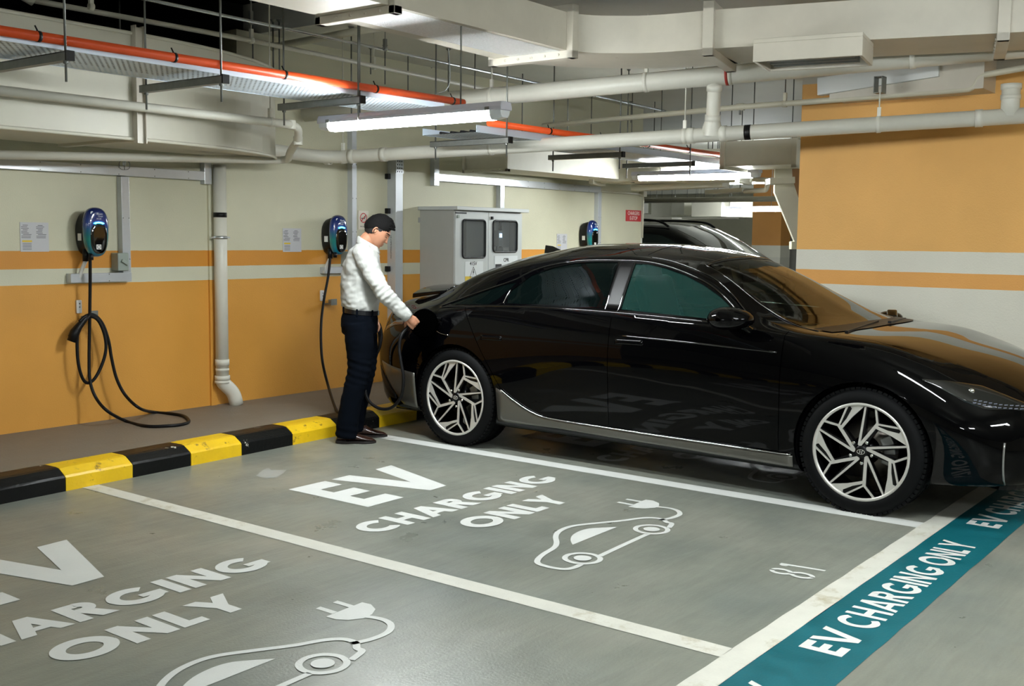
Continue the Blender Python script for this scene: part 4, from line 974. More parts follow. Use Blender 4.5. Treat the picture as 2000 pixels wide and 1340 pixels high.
hanger(pe_, po_, atd(1255, 392, 17), .04, CZ, M_pipeg, (0, 1, 0)); hanger(pe_, po_, atd(1540, 388, 16), .04, CZ, M_pipeg, (0, 1, 0))
rnd = random.Random(11)
for i, (x0, x1, yy, D, h) in enumerate([(1262, 1300, 405, 24, .3), (1302, 1352, 408, 23, .35), (1354, 1380, 406, 22, .3), (1382, 1440, 409, 21, .3), (1270, 1330, 418, 28, .3), (1340, 1450, 417, 27, .3)]):
    hbar('air_duct', ['far duct end left of the far lamps', 'far white duct piece above the parked car', 'narrow far duct piece', 'far duct piece left of the distant lamp', 'farther duct low behind the roof rail', 'farther duct low before the column'][i], 'duct', x0, yy, x1, yy-1, D, D-.5, 1.0, h, M_duct)
# far column, painted orange with white band
M_col = striped('column paint bands', [(0, (205, 203, 190)), (1.1, (216, 213, 198)), (1.36, (204, 144, 74)), (3.3, (204, 144, 74))])
pc = atd(1507, 440, 25); fc = MB(); fc.box(-.27, .27, -.35, .35, 0, CZ); struct('trim_9', fc, M_col, label='orange column far behind the parked car').location = (pc.x, pc.y, 0)
pc = atd(1540, 440, 26); fc = MB(); fc.box(-.3, .3, -.6, .3, 0, CZ); struct('trim_10', fc, mat('raw concrete column', (120, 120, 116), .8, var=.1), label='bare concrete column far behind').location = (pc.x, pc.y, 0)
# ------------------------------------------------------------------ black sedan
M_body = mat('gloss black car paint', (3, 3, 4), .5, coat=1.0, spec=.0)
M_body.node_tree.nodes['Principled BSDF'].inputs['Coat IOR'].default_value = 1.30
M_gloss = mat('gloss black trim', (5, 5, 6), .08, coat=1.0)
M_clad = mat('satin grey cladding', (112, 110, 104), .3, .75, coat=.3)
M_chrome = mat('satin chrome strip', (225, 225, 225), .12, 1.0)
M_tyre = mat('tyre rubber', (5, 6, 7), .7, var=.1, vscale=20, spec=.15)
M_alu = mat('machined alloy face', (206, 204, 198), .32, .5)
M_rimd = mat('gloss black wheel', (4, 4, 5), .3, spec=.3)
M_brk = mat('brake disc steel', (120, 116, 108), .35, .9)
M_cal = mat('brake caliper grey', (150, 152, 150), .45, .5)
M_int = mat('dark cabin trim', (20, 22, 22), .7)
M_seat = mat('light seat leather', (120, 118, 108), .6)
M_gfront = glassm('car glass clear green', (190, 222, 212))
M_gdark = glassm('car glass dark privacy', (38, 52, 50))
M_gwind = glassm('windscreen glass', (212, 222, 208))
reflection_tint(M_gfront, (62, 118, 110), .15); reflection_tint(M_gdark, (12, 22, 21), .35)  # teal tint paints reflections on the front windows, dark tint masks orange ones
M_lens = glassm('lamp lens', (190, 200, 205))
CAR_O = (6.78, -2.21, 0.0); CAR_R = math.radians(-91.35)
car = empty('black_sedan', CAR_O, CAR_R)
tag(car, 'black fastback sedan with two-tone star alloy wheels, being charged', 'car')

def pchip(xs, ys):
    xs, ys = np.array(xs, float), np.array(ys, float); h = np.diff(xs); dl = np.diff(ys, axis=0)/h[:, None]
    m = np.zeros_like(ys)
    for k in range(1, len(xs)-1):
        a, b_ = dl[k-1], dl[k]; w1, w2 = 2*h[k]+h[k-1], h[k]+2*h[k-1]
        with np.errstate(divide='ignore', invalid='ignore'):
            m[k] = np.where(a*b_ > 0, (w1+w2)/(w1/a+w2/b_), 0)
    m[0], m[-1] = dl[0], dl[-1]
    def f(x):
        i = int(np.clip(np.searchsorted(xs, x)-1, 0, len(xs)-2)); t = (x-xs[i])/h[i]
        return (1+2*t)*(1-t)**2*ys[i]+t*(1-t)**2*h[i]*m[i]+t*t*(3-2*t)*ys[i+1]+t*t*(t-1)*h[i]*m[i+1]
    return f
ST = {  # station X: half section (y, z) from the floor centre round to the roof centre
 -1.06: [(0,.36),(.33,.36),(.38,.39),(.42,.46),(.44,.55),(.44,.66),(.42,.76),(.40,.82),(.37,.87),(.32,.90),(.24,.915),(.12,.925),(0,.93)],
 -1.00: [(0,.28),(.50,.28),(.57,.31),(.61,.42),(.63,.55),(.62,.66),(.59,.77),(.56,.84),(.50,.895),(.42,.93),(.32,.95),(.16,.962),(0,.965)],
 -.87: [(0,.21),(.68,.21),(.745,.26),(.785,.40),(.81,.55),(.80,.68),(.74,.80),(.70,.87),(.63,.93),(.54,.97),(.43,1.0),(.22,1.025),(0,1.035)],
 -.65: [(0,.19),(.80,.19),(.85,.23),(.885,.38),(.90,.55),(.885,.70),(.82,.85),(.77,.90),(.69,.95),(.59,.998),(.48,1.03),(.25,1.065),(0,1.075)],
 -.40: [(0,.19),(.80,.19),(.88,.22),(.915,.38),(.93,.55),(.92,.72),(.875,.88),(.82,.94),(.735,.995),(.63,1.045),(.53,1.09),(.28,1.14),(0,1.155)],
 -.10: [(0,.17),(.80,.17),(.89,.20),(.925,.38),(.94,.55),(.935,.74),(.895,.94),(.84,.99),(.76,1.055),(.665,1.14),(.57,1.205),(.30,1.27),(0,1.288)],
 .35: [(0,.17),(.80,.17),(.885,.20),(.915,.36),(.93,.55),(.93,.76),(.89,.98),(.845,1.025),(.765,1.135),(.675,1.25),(.58,1.31),(.32,1.378),(0,1.398)],
 .80: [(0,.17),(.80,.17),(.88,.20),(.905,.36),(.92,.55),(.926,.78),(.885,.995),(.845,1.035),(.765,1.17),(.67,1.315),(.58,1.37),(.32,1.438),(0,1.455)],
 1.20: [(0,.17),(.80,.17),(.875,.20),(.90,.36),(.915,.55),(.924,.78),(.885,.995),(.845,1.037),(.765,1.185),(.665,1.34),(.575,1.388),(.32,1.443),(0,1.457)],
 1.55: [(0,.17),(.80,.17),(.875,.20),(.90,.36),(.915,.55),(.922,.78),(.885,.985),(.845,1.028),(.765,1.165),(.67,1.308),(.58,1.353),(.32,1.408),(0,1.422)],
 1.80: [(0,.17),(.80,.17),(.875,.20),(.90,.36),(.915,.55),(.92,.78),(.885,.975),(.847,1.015),(.77,1.13),(.68,1.245),(.595,1.285),(.32,1.355),(0,1.375)],
 2.05: [(0,.17),(.80,.17),(.88,.20),(.905,.36),(.92,.55),(.922,.77),(.885,.965),(.852,1.0),(.785,1.065),(.705,1.128),(.625,1.16),(.34,1.255),(0,1.285)],
 2.30: [(0,.17),(.80,.17),(.885,.20),(.915,.36),(.925,.55),(.925,.76),(.887,.945),(.86,.972),(.81,.995),(.755,1.012),(.685,1.032),(.38,1.13),(0,1.16)],
 2.50: [(0,.17),(.80,.17),(.89,.20),(.92,.36),(.93,.56),(.928,.76),(.89,.925),(.865,.952),(.82,.968),(.77,.977),(.70,.985),(.42,1.03),(0,1.055)],
 2.68: [(0,.17),(.80,.17),(.89,.20),(.923,.36),(.935,.57),(.932,.755),(.892,.905),(.865,.935),(.82,.952),(.77,.960),(.70,.965),(.42,.975),(0,.982)],
 2.95: [(0,.17),(.80,.17),(.89,.20),(.925,.36),(.94,.58),(.932,.74),(.893,.865),(.86,.900),(.81,.925),(.745,.938),(.64,.948),(.35,.958),(0,.963)],
 3.25: [(0,.195),(.80,.195),(.885,.225),(.915,.36),(.93,.55),(.915,.68),(.87,.78),(.835,.815),(.78,.842),(.71,.86),(.60,.878),(.33,.897),(0,.905)],
 3.50: [(0,.215),(.76,.215),(.84,.235),(.872,.34),(.885,.48),(.862,.58),(.815,.655),(.775,.69),(.725,.72),(.655,.755),(.55,.79),(.30,.832),(0,.845)],
 3.68: [(0,.225),(.66,.225),(.735,.245),(.785,.32),(.79,.43),(.765,.51),(.72,.575),(.68,.61),(.63,.645),(.57,.68),(.47,.715),(.26,.755),(0,.77)],
 3.79: [(0,.24),(.47,.24),(.55,.26),(.60,.33),(.61,.41),(.595,.475),(.55,.53),(.51,.56),(.47,.59),(.42,.615),(.34,.645),(.18,.672),(0,.682)],
 3.83: [(0,.29),(.34,.29),(.40,.31),(.43,.36),(.435,.41),(.42,.455),(.39,.50),(.36,.52),(.33,.545),(.29,.565),(.24,.585),(.12,.60),(0,.605)],
}
SX = sorted(ST); secf = pchip(SX, [[c for p in ST[x] for c in p] for x in SX])
SUB = 4
def section(x):
    a = secf(x).reshape(-1, 2); P = [Vector((p[0], p[1], 0)) for p in a]
    # straight floor, spline round the rest
    ext = spline(P[1:], SUB)
    # mirror condition at the roof centre: flatten the last span
    return [(0.0, a[0][1]), (a[1][0]*.5, a[0][1])]+[(max(0, p.x), p.y) for p in ext]
_cache = {}
def secn(x):
    k = round(x, 3)
    if k not in _cache: _cache[k] = np.array(section(k))
    return _cache[k]
def side_y(x, z):
    s = secn(x)[2+SUB:]; return float(np.interp(z, s[:, 1], s[:, 0]))
def top_z(x, y):
    s = secn(x)[2+SUB*5:]; return float(np.interp(-abs(y), -s[:, 0], s[:, 1]))
def loft_body(xs, fn, name):
    n = len(fn(xs[0])); vs = []
    for x in xs:
        s = fn(x); ring = [(x, -y, z) for y, z in s]+[(x, y, z) for y, z in reversed(s[1:-1])]
        vs += ring
    m = len(ring); k = len(xs)
    fs = [(i*m+j, (i+1)*m+j, (i+1)*m+(j+1) % m, i*m+(j+1) % m) for i in range(k-1) for j in range(m)]
    fs += [tuple(range(m)), tuple(range((k-1)*m, k*m))[::-1]]
    me = bpy.data.meshes.new(name); me.from_pydata(vs, [], fs)
    bm = bmesh.new(); bm.from_mesh(me); bmesh.ops.recalc_face_normals(bm, faces=bm.faces); bm.to_mesh(me); bm.free()
    o = bpy.data.objects.new(name, me); COL.objects.link(o); return o
xs = []
for a, b_ in zip(SX[:-1], SX[1:]):
    k = max(2, int((b_-a)/.045)); xs += [a+(b_-a)*i/k for i in range(k)]
xs.append(SX[-1])
bodyo = loft_body(xs, secn, 'tmp_body')
def inset(x):
    s = secn(x); out = []
    for y, z in s:
        out.append((max(0, y-.055 if z < 1.0 else y-.045) if y > .06 else y, max(.42, z-.04 if z > .9 else z)))
    # keep it strictly simple
    a = np.array(out); a[:, 1] = np.maximum.accumulate(a[:, 1]+np.arange(len(a))*1e-5); return a
cx_ = [-.45+2.95*i/46 for i in range(47)]
cabo = loft_body(cx_, inset, 'tmp_cabin')
def prism_obj(name, poly, axis, a, b_):
    mb = MB().prism(poly, axis, a, b_); o = mb.build(name, M_int); return o
def boolean(o, cutter, op='DIFFERENCE'):
    md = o.modifiers.new('b', 'BOOLEAN'); md.operation = op; md.solver = 'EXACT'; md.object = cutter
    dg = bpy.context.evaluated_depsgraph_get(); me = bpy.data.meshes.new_from_object(o.evaluated_get(dg))
    o.modifiers.clear(); old = o.data; o.data = me; bpy.data.meshes.remove(old)
    bpy.data.objects.remove(cutter)
boolean(bodyo, cabo)
# wheel wells: solid of revolution across the body at each corner
for wx in (0.0, 2.95):
    for s in (-1, 1):
        mb = MB(); mb.lathe((wx, s*.58, .345), (0, s, 0), [(0, 0), (0, .385), (.42, .385), (.42, 0)], 44); c = mb.build('tmp_well', M_int, smooth=False)
        boolean(bodyo, c)
DLO = {
 'front_window': [(1.335, 1.040), (1.335, 1.325), (1.42, 1.326), (1.56, 1.302), (1.71, 1.262), (1.85, 1.207), (1.97, 1.145), (2.08, 1.075), (2.17, 1.01), (2.13, 1.008), (1.7, 1.025)],
 'rear_window': [(.40, 1.035), (.385, 1.08), (.40, 1.125), (.52, 1.228), (.68, 1.284), (.85, 1.318), (1.02, 1.329), (1.20, 1.331), (1.21, 1.043), (.8, 1.043)],
 'quarter_window': [(-.15, 1.003), (.24, 1.020), (.30, 1.055), (.38, 1.135), (.41, 1.180), (.28, 1.150), (.12, 1.098), (-.04, 1.042)],
}
WS = [(1.76, -.50), (1.95, -.53), (2.2, -.60), (2.45, -.675), (2.60, -.70), (2.66, -.5), (2.69, -.25), (2.70, 0), (2.69, .25), (2.66, .5), (2.60, .70), (2.45, .675), (2.2, .60), (1.95, .53), (1.76, .50), (1.80, .25), (1.81, 0), (1.80, -.25)]
RW = [(-.62, -.36), (-.2, -.44), (.12, -.46), (.14, 0), (.12, .46), (-.2, .44), (-.62, .36), (-.66, 0)]
for k, p in DLO.items():
    for s in (-1, 1):
        boolean(bodyo, prism_obj('tmp_cut', p, 'y', s*.40, s*1.2))
boolean(bodyo, prism_obj('tmp_cut', WS, 'z', .955, 1.7))
boolean(bodyo, prism_obj('tmp_cut', RW, 'z', 1.0, 1.7))
# split the skin into panels with real gaps
bm = bmesh.new(); bm.from_mesh(bodyo.data)
def cut(co, no):
    bmesh.ops.bisect_plane(bm, geom=list(bm.verts)+list(bm.edges)+list(bm.faces), plane_co=co, plane_no=no, dist=1e-5)
G = .0022
for x in (2.472, 1.297):
    cut((x-G, 0, 0), (1, 0, 0)); cut((x+G, 0, 0), (1, 0, 0))
nr_ = Vector((.82-.43, 0, .46-.17)).normalized()    # slanted rear edge of the rear door: through (.417,.459) and (.17,.82)
dr = Vector((.17-.417, 0, .82-.459)).normalized(); nr_ = Vector((dr.z, 0, -dr.x))
rp = Vector((.417, 0, .459))
cut(rp-nr_*G, nr_); cut(rp+nr_*G, nr_)
cut((0, 0, .288), (0, 0, 1)); cut((0, 0, .284), (0, 0, 1))
def beltz(x): return 1.004-.012*max(0, x-1.2)
cut((0, 0, .999), (.012, 0, 1)); 
for s in (-1, 1):
    cut((0, s*(.742-G), 0), (0, 1, 0)); cut((0, s*(.742+G), 0), (0, 1, 0))
cut((2.722-G, 0, 0), (1, 0, 0)); cut((2.722+G, 0, 0), (1, 0, 0)); cut((3.70-G, 0, 0), (1, 0, 0)); cut((3.70+G, 0, 0), (1, 0, 0))
bm.normal_update()
sets = {'front_door': [[], []], 'rear_door': [[], []], 'bonnet': [[]]}
gap = []
for f in bm.faces:
    c = f.calc_center_median(); n = f.normal
    ysk = side_y(c.x, c.z) if -1.0 < c.x < 3.8 else 9
    outer = abs(abs(c.y)-ysk) < .012 and abs(c.y) > .6
    dr_ = (c-rp).dot(nr_)
    bz = .999-.012*c.x
    if outer and .288 < c.z < bz and abs(n.y) > .2:
        i = 0 if c.y < 0 else 1
        if 1.297+G < c.x < 2.472-G: sets['front_door'][i].append(f)
        elif c.x < 1.297-G and dr_ > G: sets['rear_door'][i].append(f)
        elif abs(c.x-1.297) < G or abs(c.x-2.472) < G or abs(dr_) < G: gap.append(f)
        continue
    if outer and .284 < c.z < .288 and .42 < c.x < 2.472: gap.append(f); continue
    if n.z > .15 and abs(abs(c.z)-top_z(c.x, c.y)) < .012 and c.x > 2.71 and c.x < 3.71 and abs(c.y) < .745:
        if 2.722+G < c.x < 3.70-G and abs(c.y) < .742-G: sets['bonnet'][0].append(f)
        else: gap.append(f)
newobs = []
def extract(faces, name, parent, m, label=None):
    idx = {}; vs = []; fs = []
    for f in faces:
        q = []
        for v in f.verts:
            if v not in idx: idx[v] = len(vs); vs.append(tuple(v.co))
            q.append(idx[v])
        fs.append(q)
    me = bpy.data.meshes.new(name); me.from_pydata(vs, [], fs); me.materials.append(m)
    for p in me.polygons: p.use_smooth = True
    o = bpy.data.objects.new(name, me); COL.objects.link(o); o.parent = parent
    if label: o['label'] = label
    return o
PAN = {}
for nme, groups in sets.items():
    for g in groups:
        if g: PAN.setdefault(nme, []).append(extract(g, nme, car, M_body))
dele = [f for gs in sets.values() for g in gs for f in g]+gap
bmesh.ops.delete(bm, geom=dele, context='FACES')
bm.to_mesh(bodyo.data); bm.free()
bodyo.name = 'car_body'; bodyo.parent = car; bodyo.data.materials.clear(); bodyo.data.materials.append(M_body)
for p in bodyo.data.polygons: p.use_smooth = True
def smooth_by_angle(me, ang=math.radians(32)):
    b2 = bmesh.new(); b2.from_mesh(me)
    for e in b2.edges:
        if len(e.link_faces) == 2 and e.calc_face_angle(0) > ang: e.smooth = False
    b2.to_mesh(me); b2.free()
smooth_by_angle(bodyo.data)

# glass following the body surface, a little below it
def side_glass(name, poly, s, m, off=-.006, parent=car, grow=.006):
    xs_ = [p[0] for p in poly]; x0, x1 = min(xs_)-grow, max(xs_)+grow
    def zr(x):
        zs = []
        for i in range(len(poly)):
            (xa, za), (xb, zb) = poly[i-1], poly[i]
            if (xa-x)*(xb-x) <= 0 and xa != xb: zs.append(za+(zb-za)*(x-xa)/(xb-xa))
        return (min(zs)-grow, max(zs)+grow) if zs else None
    cols = []
    N_ = 36
    for i in range(N_+1):
        x = x0+(x1-x0)*i/N_; r_ = zr(min(max(x, min(xs_)+1e-4), max(xs_)-1e-4))
        cols.append([(x, s*(side_y(x, r_[0]+(r_[1]-r_[0])*j/10)+off), r_[0]+(r_[1]-r_[0])*j/10) for j in range(11)])
    vs = [p for c in cols for p in c]; fs = [(i*11+j, (i+1)*11+j, (i+1)*11+j+1, i*11+j+1) for i in range(N_) for j in range(10)]
    o = MB().add(vs, fs, 0, True).build(name, m, parent, smooth=True); return o
def top_glass(name, poly, m, off=-.006, parent=car, grow=.01, nx=24, ny=24):
    xs_ = [p[0] for p in poly]; x0, x1 = min(xs_), max(xs_)
    # width profile on one side
    def yr(x):
        ys = []
        for i in range(len(poly)):
            (xa, ya), (xb, yb) = poly[i-1], poly[i]
            if (xa-x)*(xb-x) <= 0 and xa != xb: ys.append(abs(ya+(yb-ya)*(x-xa)/(xb-xa)))
        return max(ys)+grow if ys else .1
    # front/back limits as functions of y
    def xr(y):
        q = []
        for i in range(len(poly)):
            (xa, ya), (xb, yb) = poly[i-1], poly[i]
            if (ya-y)*(yb-y) <= 0 and ya != yb: q.append(xa+(xb-xa)*(y-ya)/(yb-ya))
        return (min(q)-grow, max(q)+grow)
    ym = max(abs(p[1]) for p in poly)-1e-4; vs = []
    for j in range(ny+1):
        y = -ym+2*ym*j/ny; a, b_ = xr(y)
        for i in range(nx+1):
            x = a+(b_-a)*i/nx; vs.append((x, y, top_z(x, y)+off))
    fs = [(j*(nx+1)+i, j*(nx+1)+i+1, (j+1)*(nx+1)+i+1, (j+1)*(nx+1)+i) for j in range(ny) for i in range(nx)]
    return MB().add(vs, fs, 0, True).build(name, m, parent, smooth=True)
for s in (-1, 1):
    i = 0 if s < 0 else 1
    side_glass('window_glass', DLO['front_window'], s, M_gfront, parent=PAN['front_door'][i])
    side_glass('window_glass', DLO['rear_window'], s, M_gdark, parent=PAN['rear_door'][i])
    side_glass('quarter_glass', DLO['quarter_window'], s, M_gdark)
top_glass('windscreen', WS, M_gwind); top_glass('rear_screen', RW, M_gdark)
# strips that follow the side surface
def side_strip(name, pts, w, m, s=-1, off=.003, parent=car, n=6, r=None):
    sp = spline([(x, 0, z) for x, z in pts], n)
    P_ = [Vector((p.x, s*(side_y(p.x, p.z)+off), p.z)) for p in sp]
    mb = MB()
    mb.tube(P_, w/2, 8); return mb.build(name, m, parent, smooth=True)
def side_panel(name, top, bot, m, s=-1, off=.006, parent=car, x0=None, x1=None, nj=8, ni=40, th=.012):
    """panel between two polylines z(x), laid on the body side"""
    tx, tz = zip(*top); bx, bz_ = zip(*bot); x0 = x0 if x0 is not None else tx[0]; x1 = x1 if x1 is not None else tx[-1]
    vs = []
    for lay in (off, off-th):
        for i in range(ni+1):
            x = x0+(x1-x0)*i/ni; zt, zb_ = np.interp(x, tx, tz), np.interp(x, bx, bz_)
            for j in range(nj+1):
                z = zb_+(zt-zb_)*j/nj
                e = 0 if (0 < j < nj and 0 < i < ni) or lay != off else -.003
                vs.append((x, s*(side_y(x, z)+lay+e), z))
    q = (ni+1)*(nj+1); r_ = nj+1
    fs = [(i*r_+j, (i+1)*r_+j, (i+1)*r_+j+1, i*r_+j+1) for i in range(ni) for j in range(nj)]
    fs += [(q+a, q+b_, q+c, q+d) for a, b_, c, d in fs]
    for i in range(ni): fs += [(i*r_, (i+1)*r_, q+(i+1)*r_, q+i*r_), (i*r_+nj, (i+1)*r_+nj, q+(i+1)*r_+nj, q+i*r_+nj)]
    for j in range(nj): fs += [(j, j+1, q+j+1, q+j), (ni*r_+j, ni*r_+j+1, q+ni*r_+j+1, q+ni*r_+j)]
    return MB().add(vs, fs, 0, True).build(name, m, parent, smooth=True)
sill_top = [(.385, .452), (.43, .440), (.486, .405), (.55, .370), (.621, .335), (.70, .305), (.795, .286), (1.0, .277), (1.33, .272), (1.74, .268), (2.09, .268), (2.557, .27)]
sill_bot = [(.385, .215), (.88, .225), (1.33, .215), (2.09, .205), (2.56, .2)]
for s in (-1, 1):
    sp_ = side_panel('sill_cladding', sill_top, sill_bot, M_clad, s, .008, x0=.385, x1=2.557); sp_['label'] = 'satin grey sill cladding rising behind the rear wheel'
    side_strip('sill_strip', [(.43, .446), (.486, .411), (.55, .376), (.621, .342), (.70, .312), (.795, .293), (1.0, .284), (1.33, .279), (1.74, .275), (2.09, .275), (2.55, .277)], .007, M_chrome, s, .010)
    # edge of the rear door catches the light
    side_strip('window_trim', [(1.32, 1.02), (1.325, 1.18), (1.33, 1.335)], .006, M_gloss, s, .002)
    tp = [(2.20, .995), (2.10, 1.075), (1.98, 1.155), (1.86, 1.222), (1.71, 1.278), (1.56, 1.318), (1.40, 1.342), (1.20, 1.346), (1.0, 1.343), (.85, 1.332), (.68, 1.306), (.52, 1.262), (.38, 1.192), (.2, 1.132), (.0, 1.068), (-.13, 1.02), (-.22, .985)]
    side_strip('window_trim', tp, .010, M_gloss, s, .003)
    side_strip('window_trim', [(2.24, 1.0), (2.13, 1.085), (2.0, 1.175), (1.87, 1.25), (1.72, 1.306), (1.56, 1.348), (1.40, 1.37)], .008, M_gloss, s, .004)
    side_strip('belt_trim', [(-.22, .975), (0, .993), (.5, 1.018), (1.0, 1.022), (1.5, 1.014), (2.0, .995), (2.22, .982)], .012, M_gloss, s, .001)
    side_panel('pillar_trim', [(1.212, 1.335), (1.333, 1.335)], [(1.212, 1.038), (1.333, 1.036)], M_black, s, .004, car, 1.212, 1.333, 8, 6, .012)
    for xx in (.375, 1.222, 1.322):  # short chrome strips stand for highlights on the black pillars
        side_strip('pillar_highlight', [(xx, 1.035), (xx+.002, 1.08), (xx+.012 if xx < 1 else xx, 1.125)], .0055, M_chrome, s, .004)
# windscreen frame band
for s in (-1, 1):
    P_ = [Vector((x, s*y, top_z(x, y)+.001)) for x, y in [(1.74, .505), (1.95, .545), (2.2, .615), (2.45, .69), (2.6, .715)]]
    MB().tube(spline(P_, 6), .004, 8).build('windscreen_trim', M_gloss, car, smooth=True)
P_ = [Vector((1.745+.04*(1-(y/.5)**2), y, top_z(1.745+.04*(1-(y/.5)**2), y)+.0005)) for y in np.linspace(-.505, .505, 15)]
MB().tube(P_, .004, 6).build('windscreen_trim', M_gloss, car)
P_ = [Vector((1.36, y, top_z(1.36, y)+.0003)) for y in np.linspace(-.56, .56, 15)]
MB().tube(P_, .0025, 6).build('roof_seam', M_black, car)
# dark cowl panel at the foot of the windscreen
vs = []
for j in range(25):
    y = -.69+1.38*j/24
    for i in range(5):
        x = 2.60+.115*i/4+.03*(1-(y/.74)**2)-.05*(y/.7)**4; vs.append((x, y, top_z(x, y)+.004))
MB().add(vs, [(j*5+i, j*5+i+1, (j+1)*5+i+1, (j+1)*5+i) for j in range(24) for i in range(4)], 0, True).build('cowl_panel', M_black, car, smooth=True)
# shoulder crease
for s in (-1, 1): side_strip('shoulder_crease', [(1.40, .878), (1.75, .872), (2.0, .865), (2.44, .852)], .012, M_gloss, s, -.0025)
# cowl and wipers
mb = MB(); mb.beam((2.62, -.55, .99), (2.50, .05, 1.07), .018, .02); mb.beam((2.66, .05, 1.0), (2.52, .60, 1.03), .018, .02); mb.beam((2.70, -.62, .985), (2.62, -.50, .995), .03, .025)
wpo = MB().beam((2.72, -.60, .968), (2.66, .05, .990), .018, .014).build('wiper', M_black, car); MB().beam((2.72, .10, .984), (2.62, .66, .972), .022, .02).build('wiper', M_black, car)
# interior
mb = MB(); mb.box(1.95, 2.5, -.72, .72, .62, .90); mb.box(2.35, 2.62, -.70, .70, .80, .945); mb.build('dashboard', M_int, car, bevel=.03)
MB().box(1.94, 1.97, -.62, .12, .90, 1.0).build('display_screen', M_black, car, bevel=.01)
mb = MB(); mb.lathe((1.80, .36, .86), (-.88, 0, .45), [(0, .165), (.012, .178), (.024, .165), (.012, .155), (0, .165)], 28); mb.beam((1.80, .2, .86), (1.80, .52, .86), .03, .05); mb.beam((1.95, .36, .78), (1.80, .36, .86), .08, .06); mb.build('steering_wheel', M_int, car)
MB().box(-.3, 2.4, -.80, .80, .40, .44).build('cabin_floor', M_int, car)
for y in (-.36, .36):
    mb = MB(); mb.obox((1.25, y, .56), (.27, 0, .03), (0, .24, 0), (0, 0, .10)); mb.obox((.93, y, .88), (.05, 0, -.0), (0, .23, 0), (-.10, 0, .34)); mb.obox((.81, y, 1.24), (.045, 0, 0), (0, .13, 0), (-.012, 0, .075)); st = mb.build('front_seat', M_seat, car, bevel=.04, seg=3)
mb = MB(); mb.obox((.32, 0, .58), (.26, 0, .02), (0, .62, 0), (0, 0, .1)); mb.obox((-.02, 0, .85), (.05, 0, 0), (0, .62, 0), (-.12, 0, .27))
for y in (-.4, .4): mb.obox((-.12, y, 1.1), (.04, 0, 0), (0, .12, 0), (-.01, 0, .05))
mb.build('rear_seat', M_int, car, bevel=.04, seg=3)
MB().obox((1.80, 0, 1.24), (.012, 0, .0), (0, .12, 0), (0, 0, .035)).build('inner_mirror', M_black, car, bevel=.01)
MB().tube(spline([(1.15, -.66, 1.18), (1.16, -.62, .95), (1.22, -.60, .62)], 6), .018, 6).build('seat_belt', M_int, car)

